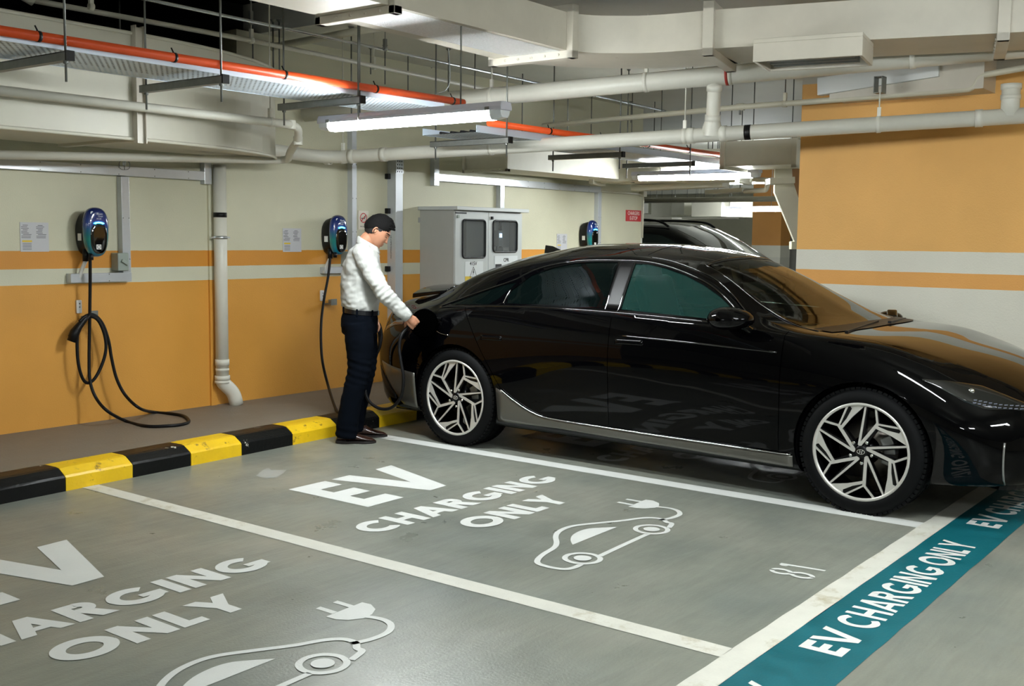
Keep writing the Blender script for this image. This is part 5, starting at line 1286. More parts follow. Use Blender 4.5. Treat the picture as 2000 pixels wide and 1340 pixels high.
# wheels
RW_, RT = .353, .274
def polar(a, r): a = math.radians(a); return (math.sin(a)*r, math.cos(a)*r)   # clockwise from up, u = to the viewer's right
def wheel_at(wx, s):
    r = empty('wheel', (0, 0, 0)); r.parent = car; r.location = (wx, s*.93, .345)
    # local frame: x forward, y = s outward
    t = MB(); prof = [(-.245, .255), (-.245, .30), (-.235, .335), (-.20, .350), (-.12, RW_), (-.05, .350), (-.018, .338), (-.004, .315), (0, .295), (-.004, .275), (-.014, .266)]
    t.lathe((0, 0, 0), (0, s, 0), prof, 72); ty = t.build('tyre', M_tyre, r)
    mb = MB()
    for k in range(72):
        a = 2*PI*k/72
        for (y0, y1) in ((-.022, -.052), (-.23, -.20), (-.13, -.10)):
            c = Vector((math.sin(a)*.3475, s*(y0+y1)/2, math.cos(a)*.3475)); tx = Vector((math.cos(a), 0, -math.sin(a))); rd_ = Vector((math.sin(a), 0, math.cos(a)))
            mb.obox(c, tx*.0115, Vector((0, s*abs(y0-y1)/2, 0)), rd_*.0068)
    tb = mb.build('tread_block', M_tyre, ty); tb['kind'] = 'stuff'
    b2 = MB(); b2.lathe((0, 0, 0), (0, s, 0), [(-.23, .262), (-.20, .25), (-.05, .247), (-.02, .255), (-.012, .262)], 60); b2.build('rim_barrel', M_rimd, r)
    b2 = MB(); b2.lathe((0, 0, 0), (0, s, 0), [(-.016, .272), (-.006, .271), (-.004, .258), (-.014, .2535)], 72); b2.build('rim_lip', M_alu, r)
    b2 = MB(); b2.lathe((0, 0, 0), (0, s, 0), [(-.13, .0), (-.13, .165), (-.15, .168), (-.15, 0)], 44); b2.build('brake_disc', M_brk, r)
    b2 = MB(); b2.lathe((0, 0, 0), (0, s, 0), [(-.125, .0), (-.10, .08), (-.10, 0)], 30); b2.build('disc_bell', M_rimd, r)
    sg = 1 if s < 0 else -1
    b2 = MB()
    for a_c in (62, 82, 108):
        u, v = polar(a_c, .135); tdir = Vector((math.cos(math.radians(a_c))*sg, 0, -math.sin(math.radians(a_c)))); rdir = Vector((math.sin(math.radians(a_c))*sg, 0, math.cos(math.radians(a_c))))
        b2.obox((u*sg, s*-.105, v), tdir*.026, rdir*.032, (0, s*.03, 0))
    b2.build('brake_caliper', M_cal, r, bevel=.006)
    # spokes: black carrier plus machined faces. seen from outside, right of the picture = car front on this side
    def P(a, rr, y): u, v = polar(a, rr); return (u*sg, s*y, v)
    Rr = .262
    def plate_(mb, pts, y, th=.006):
        vs = [P(a, rr*Rr, y) for a, rr in pts]+[P(a, rr*Rr, y-th) for a, rr in pts]; n = len(pts)
        mb.add(vs, [tuple(range(n)), tuple(range(n, 2*n))[::-1]]+[(i, (i+1) % n, n+(i+1) % n, n+i) for i in range(n)])
    def barp(mb, a0, r0, a1, r1, w0, w1, y, th=.006):
        p0, p1 = Vector(polar(a0, r0*Rr)), Vector(polar(a1, r1*Rr)); d = (p1-p0).normalized(); nn = Vector((-d.y, d.x))
        q = [p0+nn*w0/2, p1+nn*w1/2, p1-nn*w1/2, p0-nn*w0/2]
        def yy(v): return y-.012*(1-min(1, v.length/Rr))
        vs = [(v.x*sg, s*yy(v), v.y) for v in q]+[(v.x*sg, s*(yy(v)-th), v.y) for v in q]
        mb.add(vs, [(0, 1, 2, 3), (7, 6, 5, 4)]+[(i, (i+1) % 4, 4+(i+1) % 4, 4+i) for i in range(4)])
    YF = -.012
    for k in range(5):
        A0 = 4.3+72*k
        hub = (A0-24, .15); fork = (A0+23.6, .70)
        mb = MB()
        barp(mb, hub[0], hub[1], A0, .985, .0135, .010, YF)
        barp(mb, hub[0], hub[1]-.02, fork[0], fork[1]+.01, .017, .018, YF)
        barp(mb, *fork, A0+12.5, .985, .0115, .0115, YF)
        barp(mb, *fork, A0+49, .985, .0095, .0105, YF)
        plate_(mb, [(fork[0]+3, .67), (A0+42, .745), (A0+54, .915), (A0+52, .99), (A0+58, .99), (A0+64, .99), (A0+69.5, .99), (A0+70, .965), (A0+52, .745), (fork[0]-1, .60)], YF-.002)
        mb.build('spoke_face', M_alu, r)
        mb = MB()
        barp(mb, hub[0], hub[1]-.08, A0, .99, .03, .018, YF-.008, .035)
        barp(mb, hub[0], hub[1]-.08, fork[0], fork[1], .034, .026, YF-.008, .035)
        barp(mb, *fork, A0+12.5, .99, .02, .018, YF-.008, .03); barp(mb, *fork, A0+50, .99, .018, .018, YF-.008, .03)
        plate_(mb, [(fork[0], .64), (A0+50, .99), (A0+72, .985), (A0+58, .80)], YF-.010, .02)
        mb.build('spoke_carrier', M_rimd, r)
    mb = MB(); mb.lathe((0, s*-.035, 0), (0, s, 0), [(-.02, .05), (.0, .048), (.012, .034), (.016, .031), (.016, 0)], 30); hb = mb.build('hub_cap', M_rimd, r)
    # oval emblem with slanted bars on the hub
    mb = MB(); ell = [(.021*math.cos(2*PI*i/24)*sg, s*-.0185, .0125*math.sin(2*PI*i/24)) for i in range(24)]
    mb.tube(ell, .0013, 6, closed=True); mb.beam((-.009*sg, s*-.0185, -.010), (-.004*sg, s*-.0185, .0105), .0026, .0026, (0, s, 0)); mb.beam((.004*sg, s*-.0185, -.0105), (.009*sg, s*-.0185, .010), .0026, .0026, (0, s, 0)); mb.beam((-.006*sg, s*-.0185, -.0015), (.006*sg, s*-.0185, .0015), .0024, .0024, (0, s, 0))
    mb.build('emblem', M_alu, hb)
    for k in range(5):
        a = 30+72*k; mb = MB(); mb.lathe(P(a, .062, -.028), (0, s, 0), [(0, .0095), (.012, .009), (.014, .005), (.014, 0)], 8); mb.build('wheel_nut', M_chrome, r)
    return r
for wx in (0.0, 2.95):
    for s in (-1, 1): wheel_at(wx, s)
# dark liner inside each wheel arch
for wx in (0.0, 2.95):
    for s in (-1, 1):
        mb = MB(); n = 24
        vs = []
        for k in range(n+1):
            a = math.radians(-20+220*k/n); c_, s_ = math.cos(a)*.383, math.sin(a)*.383
            vs += [(wx+c_, s*.895, .345+s_), (wx+c_, s*.60, .345+s_)]
        mb.add(vs, [(2*k, 2*k+1, 2*k+3, 2*k+2) for k in range(n)], 0, True)
        mb.build('arch_liner', M_black, car)

# mirrors
for s in (-1, 1):
    fx = .25 if s > 0 else .02; ms = .62 if s > 0 else 1; mz = -.075 if s > 0 else 0
    mb = MB(); n = 20; rings_ = [(.0, .012, .010), (.02, .055, .040), (.06, .085, .060), (.12, .098, .070), (.18, .095, .068), (.225, .075, .055), (.25, .045, .035), (.258, .012, .010)]
    vs = []
    for (o_y, rx, rz) in rings_:
        for k in range(n):
            a = 2*PI*k/n; vs.append((2.155+fx+ms*rx*math.cos(a)*(1.62 if math.cos(a) > 0 else 1.15), s*(.875+ms*o_y), 1.034+mz+ms*rz*math.sin(a)*(.9 if math.sin(a) < 0 else 1)))
    fs = [(i*n+k, i*n+(k+1) % n, (i+1)*n+(k+1) % n, (i+1)*n+k) for i in range(len(rings_)-1) for k in range(n)]
    mr_ = mb.add(vs, fs, 0, True).build('door_mirror', M_body, car, smooth=True)
    MB().obox((2.10+fx, s*(.90+.11*ms), 1.035+mz), (.004, 0, 0), (0, .06*ms, 0), (0, 0, .03*ms)).build('mirror_glass', mat('mirror glass', (200, 205, 210), .02, 1.0), mr_, bevel=.004)
    MB().beam((2.22+fx, s*.855, .955), (2.19+fx, s*.93, 1.0), .07, .045).build('mirror_arm', M_gloss, mr_, bevel=.012)
# flush door handles
for i, s in ((0, -1), (1, 1)):
    for nm, x0, x1, z in (('front_door', 1.345, 1.55, .842), ('rear_door', .245, .43, .795)):
        side_panel('door_handle', [(x0, z+.017), (x1, z+.019)], [(x0, z-.017), (x1, z-.014)], M_body, s, .006, PAN[nm][i], x0, x1, 4, 12, .01)
# lights at the front
for s in (-1, 1):
    top = [(3.24, .772), (3.36, .765), (3.5, .74), (3.60, .70), (3.70, .655), (3.75, .628)]; bot = [(3.24, .768), (3.36, .715), (3.45, .668), (3.54, .634), (3.66, .628), (3.75, .610)]
    h = side_panel('headlamp', top, bot, mat('headlamp smoked', (8, 10, 11), .15, coat=1), s, .004, car, 3.245, 3.745, 6, 24, .008); h['label'] = 'smoked headlamp with a row of small pixel lights'
    mb = MB()
    for i in range(2):
        for k in range(11):
            x = 3.50+k*.021; z = np.interp(x, [3.5, 3.6, 3.74], [.662, .640, .625])+i*.013
            yy = side_y(x, z)+.0055; d = Vector((.008, s*(side_y(x+.008, z)-side_y(x, z)), 0))
            mb.obox((x, s*yy, z), d*.8, (0, .0012*s, 0), (0, 0, .003))
    mb.build('pixel_light', mat('headlamp pixel', (120, 124, 140), .3, .3), h)
    mb = MB()
    for (x, z) in ((3.47, .715),): mb.lathe((x, s*(side_y(x, z)+.002), z), (.3, s, .1), [(0, .016), (.006, .014), (.008, 0)], 10)
    mb.build('projector', M_chrome, h)
    # bumper slat
    zs = np.linspace(.245, .470, 8); P_ = [Vector((3.655-.0*(z-.2), s*(side_y(3.655, z)+.004), z)) for z in zs]
    MB().tube(P_, .0055, 8).build('bumper_strip', mat('smoked bright strip', (150, 150, 148), .25, .6), car)
# front lower lip and grille
side = [(3.62+.2*math.cos(a)*.9, .74*math.sin(a)) for a in [PI*(-.5+k/16) for k in range(17)]]
mb = MB(); n = len(side); vs = [(x, y, .21) for x, y in side]+[(x+.01, y*1.01, .24) for x, y in side]+[(x-.15, y*.9, .21) for x, y in side]
mb.add(vs, [(i, i+1, n+i+1, n+i) for i in range(n-1)]+[(i, i+1, 2*n+i+1, 2*n+i) for i in range(n-1)]); mb.build('front_lip', M_black, car)
mb = MB(); mb.box(3.81, 3.836, -.28, .28, .36, .45); mb.build('lower_grille', M_black, car, bevel=.01)
MB().box(3.832, 3.84, -.26, .26, .47, .58).build('number_plate', mat('blank number plate', (16, 16, 16), .4), car)
# bonnet edge pixels near the nose
mb = MB()
for k in range(3): mb.box(3.60+.0*k, 3.612, -.03+k*.03-.009, -.03+k*.03+.009, top_z(3.60, 0)+.0005, top_z(3.60, 0)+.003)
mb.build('nose_emblem', M_alu, car)
# rear: spoilers, tail lamp, bumper insert
def wing(name, rows, m, th=.02):
    vs = []; n = len(rows)
    for (y, xf, zf, xr_, zr_) in rows: vs += [(xf, y, zf), (xr_, y, zr_), (xr_-.004, y, zr_-th), (xf, y, zf-th*.6)]
    fs = [(i*4+k, i*4+(k+1) % 4, (i+1)*4+(k+1) % 4, (i+1)*4+k) for i in range(n-1) for k in range(4)]+[(0, 1, 2, 3), tuple(range((n-1)*4, n*4))]
    return MB().add(vs, fs).build(name, m, car, bevel=.006)
ys_ = np.linspace(-.56, .56, 13)
wing('rear_spoiler', [(y, -.42-.12*(1-(y/.56)**2), top_z(-.45-.1*(1-(y/.56)**2), y)+.02, -.74-.17*(1-(y/.6)**2), 1.045+.055*(1-(y/.56)**2)) for y in ys_], M_body, .035)
ys_ = np.linspace(-.70, .70, 15)
wing('boot_lip', [(y, -.62-.2*(1-(y/.72)**2), top_z(-.62-.2*(1-(y/.72)**2), y)-.005, -.74-.33*(1-(y/.74)**2), .935+.03*(1-(y/.7)**2)) for y in ys_], M_body, .02)
for s in (-1, 1):
    tl = side_panel('tail_lamp', [(-.83, .80), (-.70, .855), (-.55, .865)], [(-.83, .765), (-.70, .815), (-.55, .835)], mat('tail lamp red smoked', (40, 8, 8), .12, coat=1), s, .004, car, -.83, -.56, 4, 12)
    ins = side_panel('bumper_insert', [(-.80, .545), (-.66, .520), (-.50, .500), (-.39, .49)], [(-.80, .53), (-.66, .34), (-.55, .235), (-.39, .225)], M_clad, s, .006, car, -.80, -.39, 8, 16); ins['label'] = 'satin grey corner insert of the rear bumper'
    ins2 = side_panel('bumper_vent', [(-.86, .50), (-.80, .47), (-.70, .37), (-.62, .29)], [(-.86, .42), (-.80, .33), (-.70, .27), (-.62, .27)], M_black, s, .004, car, -.86, -.63, 5, 10)
# open round charging flap
fl = empty('charging_flap', (0, 0, 0)); fl.parent = car
fo = MB(); fo.lathe((-.205, -1.015, .868), (.45, -1, .12), [(0, 0), (0, .10), (.012, .105), (.022, .09), (.026, 0)], 36); fo.build('flap_lid', mat('matt black flap', (1, 1, 1), .9, spec=0), fl)
MB().beam((-.16, -.91, .90), (-.15, -.98, .90), .03, .02).build('hinge', M_black, fl, bevel=.004)
MB().lathe((-.30, -.893, .895), (0, -1, 0), [(0, .075), (.012, .075), (.012, .05), (-.0, .05)], 30).build('port_ring', M_black, fl)
side_strip('fender_seam_highlight', [(-.17, .81), (-.12, .795), (-.055, .79)], .006, M_chrome, -1, .004)  # chrome strip paints the highlight along the fender seam
# shark fin aerial
zr0 = top_z(.2, 0)
vs = [(.10, -.022, zr0-.02), (.10, .022, zr0-.02), (.32, .012, zr0-.0), (.32, -.012, zr0-.0), (.10, -.004, zr0+.062), (.10, .004, zr0+.062), (.17, .004, zr0+.055), (.17, -.004, zr0+.055)]
MB().add(vs, [(0, 1, 5, 4), (1, 2, 6, 5), (2, 3, 7, 6), (3, 0, 4, 7), (4, 5, 6, 7), (3, 2, 1, 0)]).build('roof_aerial', M_gloss, car, bevel=.004)
# underbody
MB().box(-.8, 3.2, -.7, .7, .16, .2).build('underbody', M_black, car)
# ------------------------------------------------------------------ the man at the charging port
from mathutils import noise as MN
PR_ = math.atan2(-.755, .656)
man = empty('person', (5.6, -1.55, 0), PR_)
tag(man, 'man in white shirt and navy trousers plugging a cable into the black sedan', 'person')
M_skin = mat('skin', (178, 126, 98), .5, var=.03, vscale=20)
M_shirt = mat('white cotton shirt', (176, 177, 173), .85, var=.02)
M_trou = mat('dark navy trousers', (4, 8, 16), .95, spec=.08, var=.05, vscale=30)
M_hair = mat('black hair', (5, 4, 4), .75, spec=.2, var=.2, vscale=60, bump=.5, bscale=300)
M_hairs = mat('short cropped hair', (17, 13, 12), .7, var=.2, vscale=80, bump=.3, bscale=400)
M_shoe = mat('dark brown leather', (48, 30, 24), .22, coat=.5, var=.1)
M_belt = mat('black leather belt', (14, 15, 18), .3)

def eloft(mb, rows, n=28, ax=None):
    """rows: (cx, cy, cz, rx, ry[, tilt]) horizontal ellipses"""
    vs = []
    for row in rows:
        cx, cy, cz, rx, ry = row[:5]; tl = row[5] if len(row) > 5 else 0
        for k in range(n):
            a = 2*PI*k/n; x, y = rx*math.cos(a), ry*math.sin(a)
            vs.append((cx+x, cy+y, cz+x*tl))
    m = len(rows)
    fs = [(i*n+k, i*n+(k+1) % n, (i+1)*n+(k+1) % n, (i+1)*n+k) for i in range(m-1) for k in range(n)]
    fs += [tuple(range(n))[::-1], tuple(range((m-1)*n, m*n))]
    mb.add(vs, fs, 0, True)
def limb(mb, rows, n=18, sub=5):
    P_ = spline([r_[:3] for r_ in rows], sub); R_ = [v.x for v in spline([(r_[3], 0, 0) for r_ in rows], sub)]
    mb.tube(P_, .05, n, radii=R_)
def remesh(o, vox, smooth_it=3, disp=None, fac=.5):
    md = o.modifiers.new('r', 'REMESH'); md.mode = 'VOXEL'; md.voxel_size = vox; md.use_smooth_shade = True
    if smooth_it:
        sm = o.modifiers.new('s', 'SMOOTH'); sm.iterations = smooth_it; sm.factor = fac
    dg = bpy.context.evaluated_depsgraph_get(); me = bpy.data.meshes.new_from_object(o.evaluated_get(dg)); o.modifiers.clear()
    old = o.data; o.data = me; bpy.data.meshes.remove(old)
    if disp:
        co = [v.co.copy() for v in me.vertices]; no = [v.normal.copy() for v in me.vertices]
        for v, c, n_ in zip(me.vertices, co, no): v.co = c+n_*disp(c)
        me.update()
    for p in me.polygons: p.use_smooth = True
    return o

# head in its own frame: f forward, s to the left, u up
HC = Vector((.092, 0, 1.512)); TA = math.radians(-36)
HF = Vector((math.cos(TA), 0, math.sin(TA))); HU = Vector((-math.sin(TA), 0, math.cos(TA))); HS = Vector((0, 1, 0))
def g(x, w): return math.exp(-(x/w)**2)
def head_pt(a, b_):
    """a: azimuth (0 = face), b: elevation"""
    ca, sa, cb, sb = math.cos(a), math.sin(a), math.cos(b_), math.sin(b_)
    f, s, u = ca*cb, sa*cb, sb
    rf = .092 if f > 0 else .098
    x, y, z = f*rf, s*.074, u*.118
    if z < 0:                                   # jaw and chin
        k = min(1, -z/.118)
        y *= 1-.30*k**1.3
        if f < 0: x *= 1-.42*k
        x += .012*k*max(0, f)**.5 if f > 0 else 0
    else:
        x -= .006*z/.118
    face = max(0, f)
    if f > .15:
        # flatten the face slightly, then features
        x -= .008*g(z-.0, .07)*face
        x += .007*g(z-.036, .013)*g(y, .05)                       # brow
        for sy in (-1, 1): x -= .009*g(z-.018, .013)*g(y-sy*.031, .016)     # eye sockets
        for sy in (-1, 1): x += .004*g(z-.016, .007)*g(y-sy*.031, .011)     # eyelids
        for sy in (-1, 1): x += .004*g(z+.012, .018)*g(y-sy*.040, .016)     # cheeks
        nz = max(0, min(1, (.032-z)/.058)) if -.026 < z < .032 else 0
        x += .0165*nz**.8*g(y, .011+.004*nz)                                      # nose
        x += .006*g(z+.022, .007)*g(y, .015)
        x -= .005*g(z+.036, .006)*g(y, .02)
        x += .0085*g(z+.046, .0055)*g(y, .022)+.0085*g(z+.060, .006)*g(y, .020)          # lips
        x -= .006*g(z+.0525, .0028)*g(y, .024)
        x -= .003*g(z+.070, .006)*g(y, .025)
        x += .010*g(z+.088, .014)*g(y, .024)                       # chin
    return x, y, z
def face_pt(y, z, off=0):
    sb = max(-.98, min(.98, z/.118)); bb = math.asin(sb); k = min(1, max(0, -z/.118)); sc = .074*(1-.30*k**1.3)*math.cos(bb)
    p = head_pt(math.asin(max(-.99, min(.99, y/sc))), bb); return to_w((p[0]+off, p[1], p[2]))
def to_w(p): return HC+HF*p[0]+HS*p[1]+HU*p[2]
def head_mesh(mb, na=72, nb=60):
    vs = []
    for j in range(nb+1):
        b_ = -PI/2+PI*j/nb
        for i in range(na): vs.append(to_w(head_pt(2*PI*i/na-PI, b_)))
    fs = [(j*na+i, j*na+(i+1) % na, (j+1)*na+(i+1) % na, (j+1)*na+i) for j in range(nb) for i in range(na)]
    mb.add(vs, fs, 0, True)
def hand(mb, w0, d, nrm, side, curl, spread=.02, thumb=(.6, .5)):
    """w0 wrist, d along the palm, nrm = side the fingers close to, side=+1/-1 thumb side"""
    w0, d, nrm = Vector(w0), Vector(d).normalized(), Vector(nrm); lat = d.cross(nrm).normalized()*side; nrm = lat.cross(d)*side; nrm.normalize()
    mb.tube([w0-d*.03, w0, w0+d*.02, w0+d*.05, w0+d*.085], .03, 14, radii=[.024, .025, .028, .030, .024])
    for k in range(4):
        o_ = lat*(.030-.020*k); mb.tube([w0+d*.015+o_*.6, w0+d*.05+o_, w0+d*.092+o_], .012, 10, radii=[.013, .0145, .0115])
    L_ = [.043, .047, .044, .035]; l2 = [.026, .030, .027, .021]
    for k in range(4):
        b0 = w0+d*.088+lat*(.030-.020*k); c = curl[k] if isinstance(curl, (list, tuple)) else curl
        def dirn(a): return (d*math.cos(a)+nrm*math.sin(a)+lat*spread*(1.5-k)).normalized()
        p1 = b0+dirn(c*.8)*L_[k]; p2 = p1+dirn(c*1.9)*l2[k]; p3 = p2+dirn(c*2.6)*.022
        mb.tube([b0-d*.01, b0, (b0+p1)/2, p1, (p1+p2)/2, p2, p3], .008, 10, radii=[.0095, .0098, .0088, .0092, .008, .0082, .0062])
    t0 = w0+d*.022+lat*.024+nrm*.006; td = (d*.55+lat*thumb[0]+nrm*thumb[1]).normalized(); t1 = t0+td*.042; t2 = t1+(td+d*.5+nrm*.35).normalized()*.032; t3 = t2+(d*.9+nrm*.6-lat*.1).normalized()*.024
    mb.tube([t0, t1, (t1+t2)/2, t2, t3], .01, 10, radii=[.015, .0115, .0102, .0105, .0075])

RS, RE, RWr = (.01, -.185, 1.365), (.155, -.245, 1.085), (.315, -.195, .922)
LS, LE, LWr = (-.02, .185, 1.365), (-.135, .255, 1.10), (.02, .225, .905)
b_ = MB()
head_mesh(b_)
# neck, trunk, arms, legs of the body
limb(b_, [(-.005, 0, 1.36, .07), (.005, 0, 1.43, .058), (.035, 0, 1.47, .056), (.075, 0, 1.50, .052)])
eloft(b_, [(-.025, 0, .82, .11, .15), (-.025, 0, .95, .10, .14), (-.02, 0, 1.1, .11, .14), (-.015, 0, 1.25, .11, .16), (-.008, 0, 1.35, .09, .16), (0, 0, 1.40, .05, .08)])
for S_, E_, Wr, r_ in ((RS, RE, RWr, 1), (LS, LE, LWr, 1)):
    limb(b_, [(*S_, .05), (*[(S_[i]+E_[i])/2 for i in range(3)], .044), (*E_, .038), (*[(Wr[i]+E_[i])/2 for i in range(3)], .034), (*Wr, .025)])
limb(b_, [(-.035, -.09, .86, .09), (-.03, -.10, .68, .078), (-.035, -.11, .5, .055), (-.09, -.12, .30, .05), (-.125, -.12, .09, .036)])
limb(b_, [(-.03, .09, .86, .09), (0, .10, .68, .078), (-.01, .11, .5, .055), (-.055, .12, .30, .05), (-.085, .12, .09, .036)])
hd = Vector((.345, -.150, .862))
hand(b_, RWr, (.55, .30, -.62), (-.10, .95, .1), -1, [.75, .8, .85, .9])
hand(b_, LWr, (.55, -.12, -.62), (-.55, -.45, -.6), -1, [.55, .62, .7, .78])
body = b_.build('body', M_skin, man, smooth=True)
remesh(body, .0036, 1, fac=.4)
# ears
for s in (-1, 1):
    mb = MB(); P_ = []
    for k in range(15):
        a = math.radians(-70+300*k/14); rr = .028 if 60 < math.degrees(a) < 200 else .024
        P_.append(to_w((-.012+rr*.62*math.cos(a), s*(.071+.010*max(0, -math.cos(a)+.3)), .002+rr*math.sin(a))))
    mb.tube(P_, .0048, 8)
    mb.tube([to_w((-.008, s*.069, -.012)), to_w((-.012, s*.074, .0)), to_w((-.012, s*.072, .014))], .009, 8)
    mb.build('ear', M_skin, man, smooth=True)
# eyes closed downward: lids line, brows, mouth line
mb = MB()
for s in (-1, 1):
    P_ = [face_pt(s*y, .0115-.25*abs(y-.031), .001) for y in (.017, .024, .031, .038, .045)]
    mb.tube(P_, .0016, 6)
mb.build('eyelash', M_hair, man)
mb = MB()
for s in (-1, 1):
    P_ = [face_pt(s*y, .0355+.10*(y-.01)-.004*(y > .045), .0005) for y in (.014, .024, .034, .044, .052)]
    mb.tube(P_, .003, 6, radii=[.002, .0034, .0034, .0028, .0012])
mb.build('eyebrow', M_hair, man)
P_ = [face_pt(y, -.0535, .0) for y in (-.020, -.012, 0, .012, .020)]
MB().tube(P_, .0016, 6).build('lips', mat('lips', (132, 78, 68), .5), man)
# hair: thick top with a front quiff, cropped sides
def hair(fn, name, m, na=80, nb=48, seed=0):
    vs = []; ok = []
    for j in range(nb+1):
        bb = -PI/2*.62+(PI/2*1.62)*j/nb
        for i in range(na):
            a = 2*PI*i/na-PI; p = head_pt(a, bb); t = fn(a, bb, p)
            q = to_w(p); nrm = (HF*p[0]/.01+HS*p[1]/.0065+HU*p[2]/.014).normalized()
            vs.append(q+nrm*max(0, t)+ (HF*.0 if t <= 0 else Vector((0, 0, 0)))); ok.append(t > 0)
    fs = []
    for j in range(nb):
        for i in range(na):
            f = (j*na+i, j*na+(i+1) % na, (j+1)*na+(i+1) % na, (j+1)*na+i)
            if sum(ok[k] for k in f) >= 2: fs.append(f)
    o = MB().add(vs, fs, 0, True).build(name, m, man, smooth=True); return o
def top_hair(a, bb, p):
    x, y, z = p
    line = .036+.014*min(1, max(0, x/.05))-.08*max(0, -x/.098)-.01*max(0, abs(y)/.07-.5)
    d = (z-line)/.055
    if x > .062 and z < .072: return -1
    if d <= 0: return -1
    n_ = MN.noise(Vector((a*7, z*90, 3)))*.0035
    d = min(1, d); d = d*(2-d)
    return .0045+d*(.009+.011*max(0, x/.09)+.008*max(0, z/.118))+n_*d
def crop_hair(a, bb, p):
    x, y, z = p
    if x > .050 and z < .07: return -1
    low = -.040 if x < -.04 else (-.040+(x+.04)*.9 if x < -.018 else .018)
    if x > .02: low = .030+(x-.02)*.6
    if abs(y) < .02 and x > .03: return -1
    if z < low: return -1
    return .0035+.003*min(1, (z-low)/.05)
hair(crop_hair, 'cropped_hair', M_hairs)
th_ = hair(top_hair, 'hair', M_hair)
mb = MB(); rnd = random.Random(5)
for k in range(150):
    a = rnd.uniform(-1.0, 1.0); e_ = rnd.uniform(.62, 1.45); p = Vector(head_pt(a, e_)); nrm = (HF*p.x/.01+HS*p.y/.0065+HU*p.z/.014).normalized()
    q = to_w(p)+nrm*.012; dirf = (HF*(.8+rnd.uniform(-.2, .3))+HS*rnd.uniform(-.35, .35)+nrm*.45).normalized()
    mb.tube([q, q+dirf*.012+nrm*.004, q+dirf*.024+nrm*.001], .003, 5, radii=[.0045, .0035, .0008])
tf = mb.build('hair_tuft', M_hair, th_, smooth=True)
tf['kind'] = 'stuff'

# shirt
sh_ = MB()
eloft(sh_, [(-.028, 0, .945, .112, .155, -.1), (-.030, 0, .962, .125, .168, -.1), (-.032, 0, .985, .137, .180), (-.032, 0, 1.04, .141, .182), (-.030, 0, 1.12, .142, .182), (-.022, 0, 1.20, .140, .188), (-.018, 0, 1.28, .134, .196), (-.010, 0, 1.34, .120, .200), (-.002, 0, 1.385, .098, .178), (.003, 0, 1.402, .080, .132, -.08), (.012, 0, 1.418, .066, .092, -.25), (.022, 0, 1.420, .064, .074, -.5)], 40)
limb(sh_, [(-.01, -.13, 1.375, .07), (.012, -.188, 1.345, .073), (.075, -.222, 1.22, .066), (.150, -.245, 1.09, .060), (.225, -.225, 1.01, .054), (.285, -.205, .95, .048), (.322, -.193, .915, .043)], 22)
limb(sh_, [(-.02, .13, 1.375, .07), (-.035, .19, 1.345, .073), (-.09, .235, 1.22, .064), (-.135, .255, 1.10, .058), (-.05, .24, .99, .050), (.015, .226, .91, .042)], 22)
shirt = sh_.build('shirt', M_shirt, man, smooth=True)
def wr(c):
    # folds: drape pulled from the shoulder to the waist, bunching at elbow and waist
    v = 0
    q = Vector((c.x*9+c.z*7, c.y*8, c.z*13-c.x*8))
    v += .0075*abs(MN.noise(q*1.15))**.7*(1 if MN.noise(q*1.15) > 0 else -1)
    q2 = Vector((c.x*22+c.z*16, c.y*18, c.z*34-c.x*16)); v += .004*MN.noise(q2)
    if c.z < 1.06: v += .005*math.sin(c.z*95+c.y*14+c.x*60)*max(0, 1-(c.z-.95)/.11)*MN.noise(Vector((c.x*12, c.y*12, 4)))*2
    rr = (c-Vector(RE)).length
    if rr < .16: v += .0045*math.sin((c.x*.5-c.z*.85)*150+c.x*30)*(1-rr/.16)
    return v
remesh(shirt, .005, 3, wr)
# collar, yoke seam, cuff
mb = MB(); vs = []; n = 30
for k in range(n+1):
    a = math.radians(28+304*k/n)           # open at the front
    c_, s_ = math.cos(a), math.sin(a)
    zb0 = 1.412-.040*c_
    for rr, dz in ((1.0, -.01), (1.02, .034), (1.12, .030), (1.28, -.006), (1.31, -.016)):
        vs.append((.030+.070*rr*c_, .066*rr*s_, zb0+dz))
mb.add(vs, [(k*5+j, (k+1)*5+j, (k+1)*5+j+1, k*5+j+1) for k in range(n) for j in range(4)], 0, True)
co = mb.build('collar', M_shirt, shirt, smooth=True); so = co.modifiers.new('t', 'SOLIDIFY'); so.thickness = .003
mb = MB(); d = (Vector(RWr)-Vector(RE)).normalized(); mb.lathe(Vector(RWr)-d*.050, d, [(0, .043), (.0, .0465), (.028, .0445), (.062, .0415), (.062, .036)], 24); mb.build('cuff', M_shirt, shirt, smooth=True)
d = (Vector(LWr)-Vector(LE)).normalized(); MB().lathe(Vector(LWr)-d*.045, d, [(0, .041), (.0, .0445), (.028, .0425), (.055, .0395), (.055, .034)], 24).build('cuff', M_shirt, shirt, smooth=True)
# trousers
tr_ = MB()
eloft(tr_, [(-.028, 0, .958, .118, .160, -.1), (-.030, 0, .93, .124, .168, -.08), (-.034, 0, .89, .132, .176), (-.037, 0, .84, .134, .180), (-.034, 0, .79, .126, .178), (-.03, 0, .765, .10, .15)], 36)
limb(tr_, [(-.038, -.088, .86, .10), (-.030, -.095, .74, .103), (-.028, -.10, .64, .093), (-.032, -.108, .52, .084), (-.062, -.115, .40, .079), (-.092, -.12, .28, .076), (-.112, -.122, .15, .077), (-.118, -.122, .075, .080), (-.120, -.122, .042, .078)], 26)
limb(tr_, [(-.032, .088, .86, .10), (-.012, .095, .74, .101), (-.002, .10, .62, .090), (-.006, .108, .50, .082), (-.034, .115, .38, .077), (-.062, .12, .25, .075), (-.082, .122, .13, .076), (-.088, .122, .07, .077), (-.090, .122, .045, .075)], 26)
tro = tr_.build('trousers', M_trou, man, smooth=True)
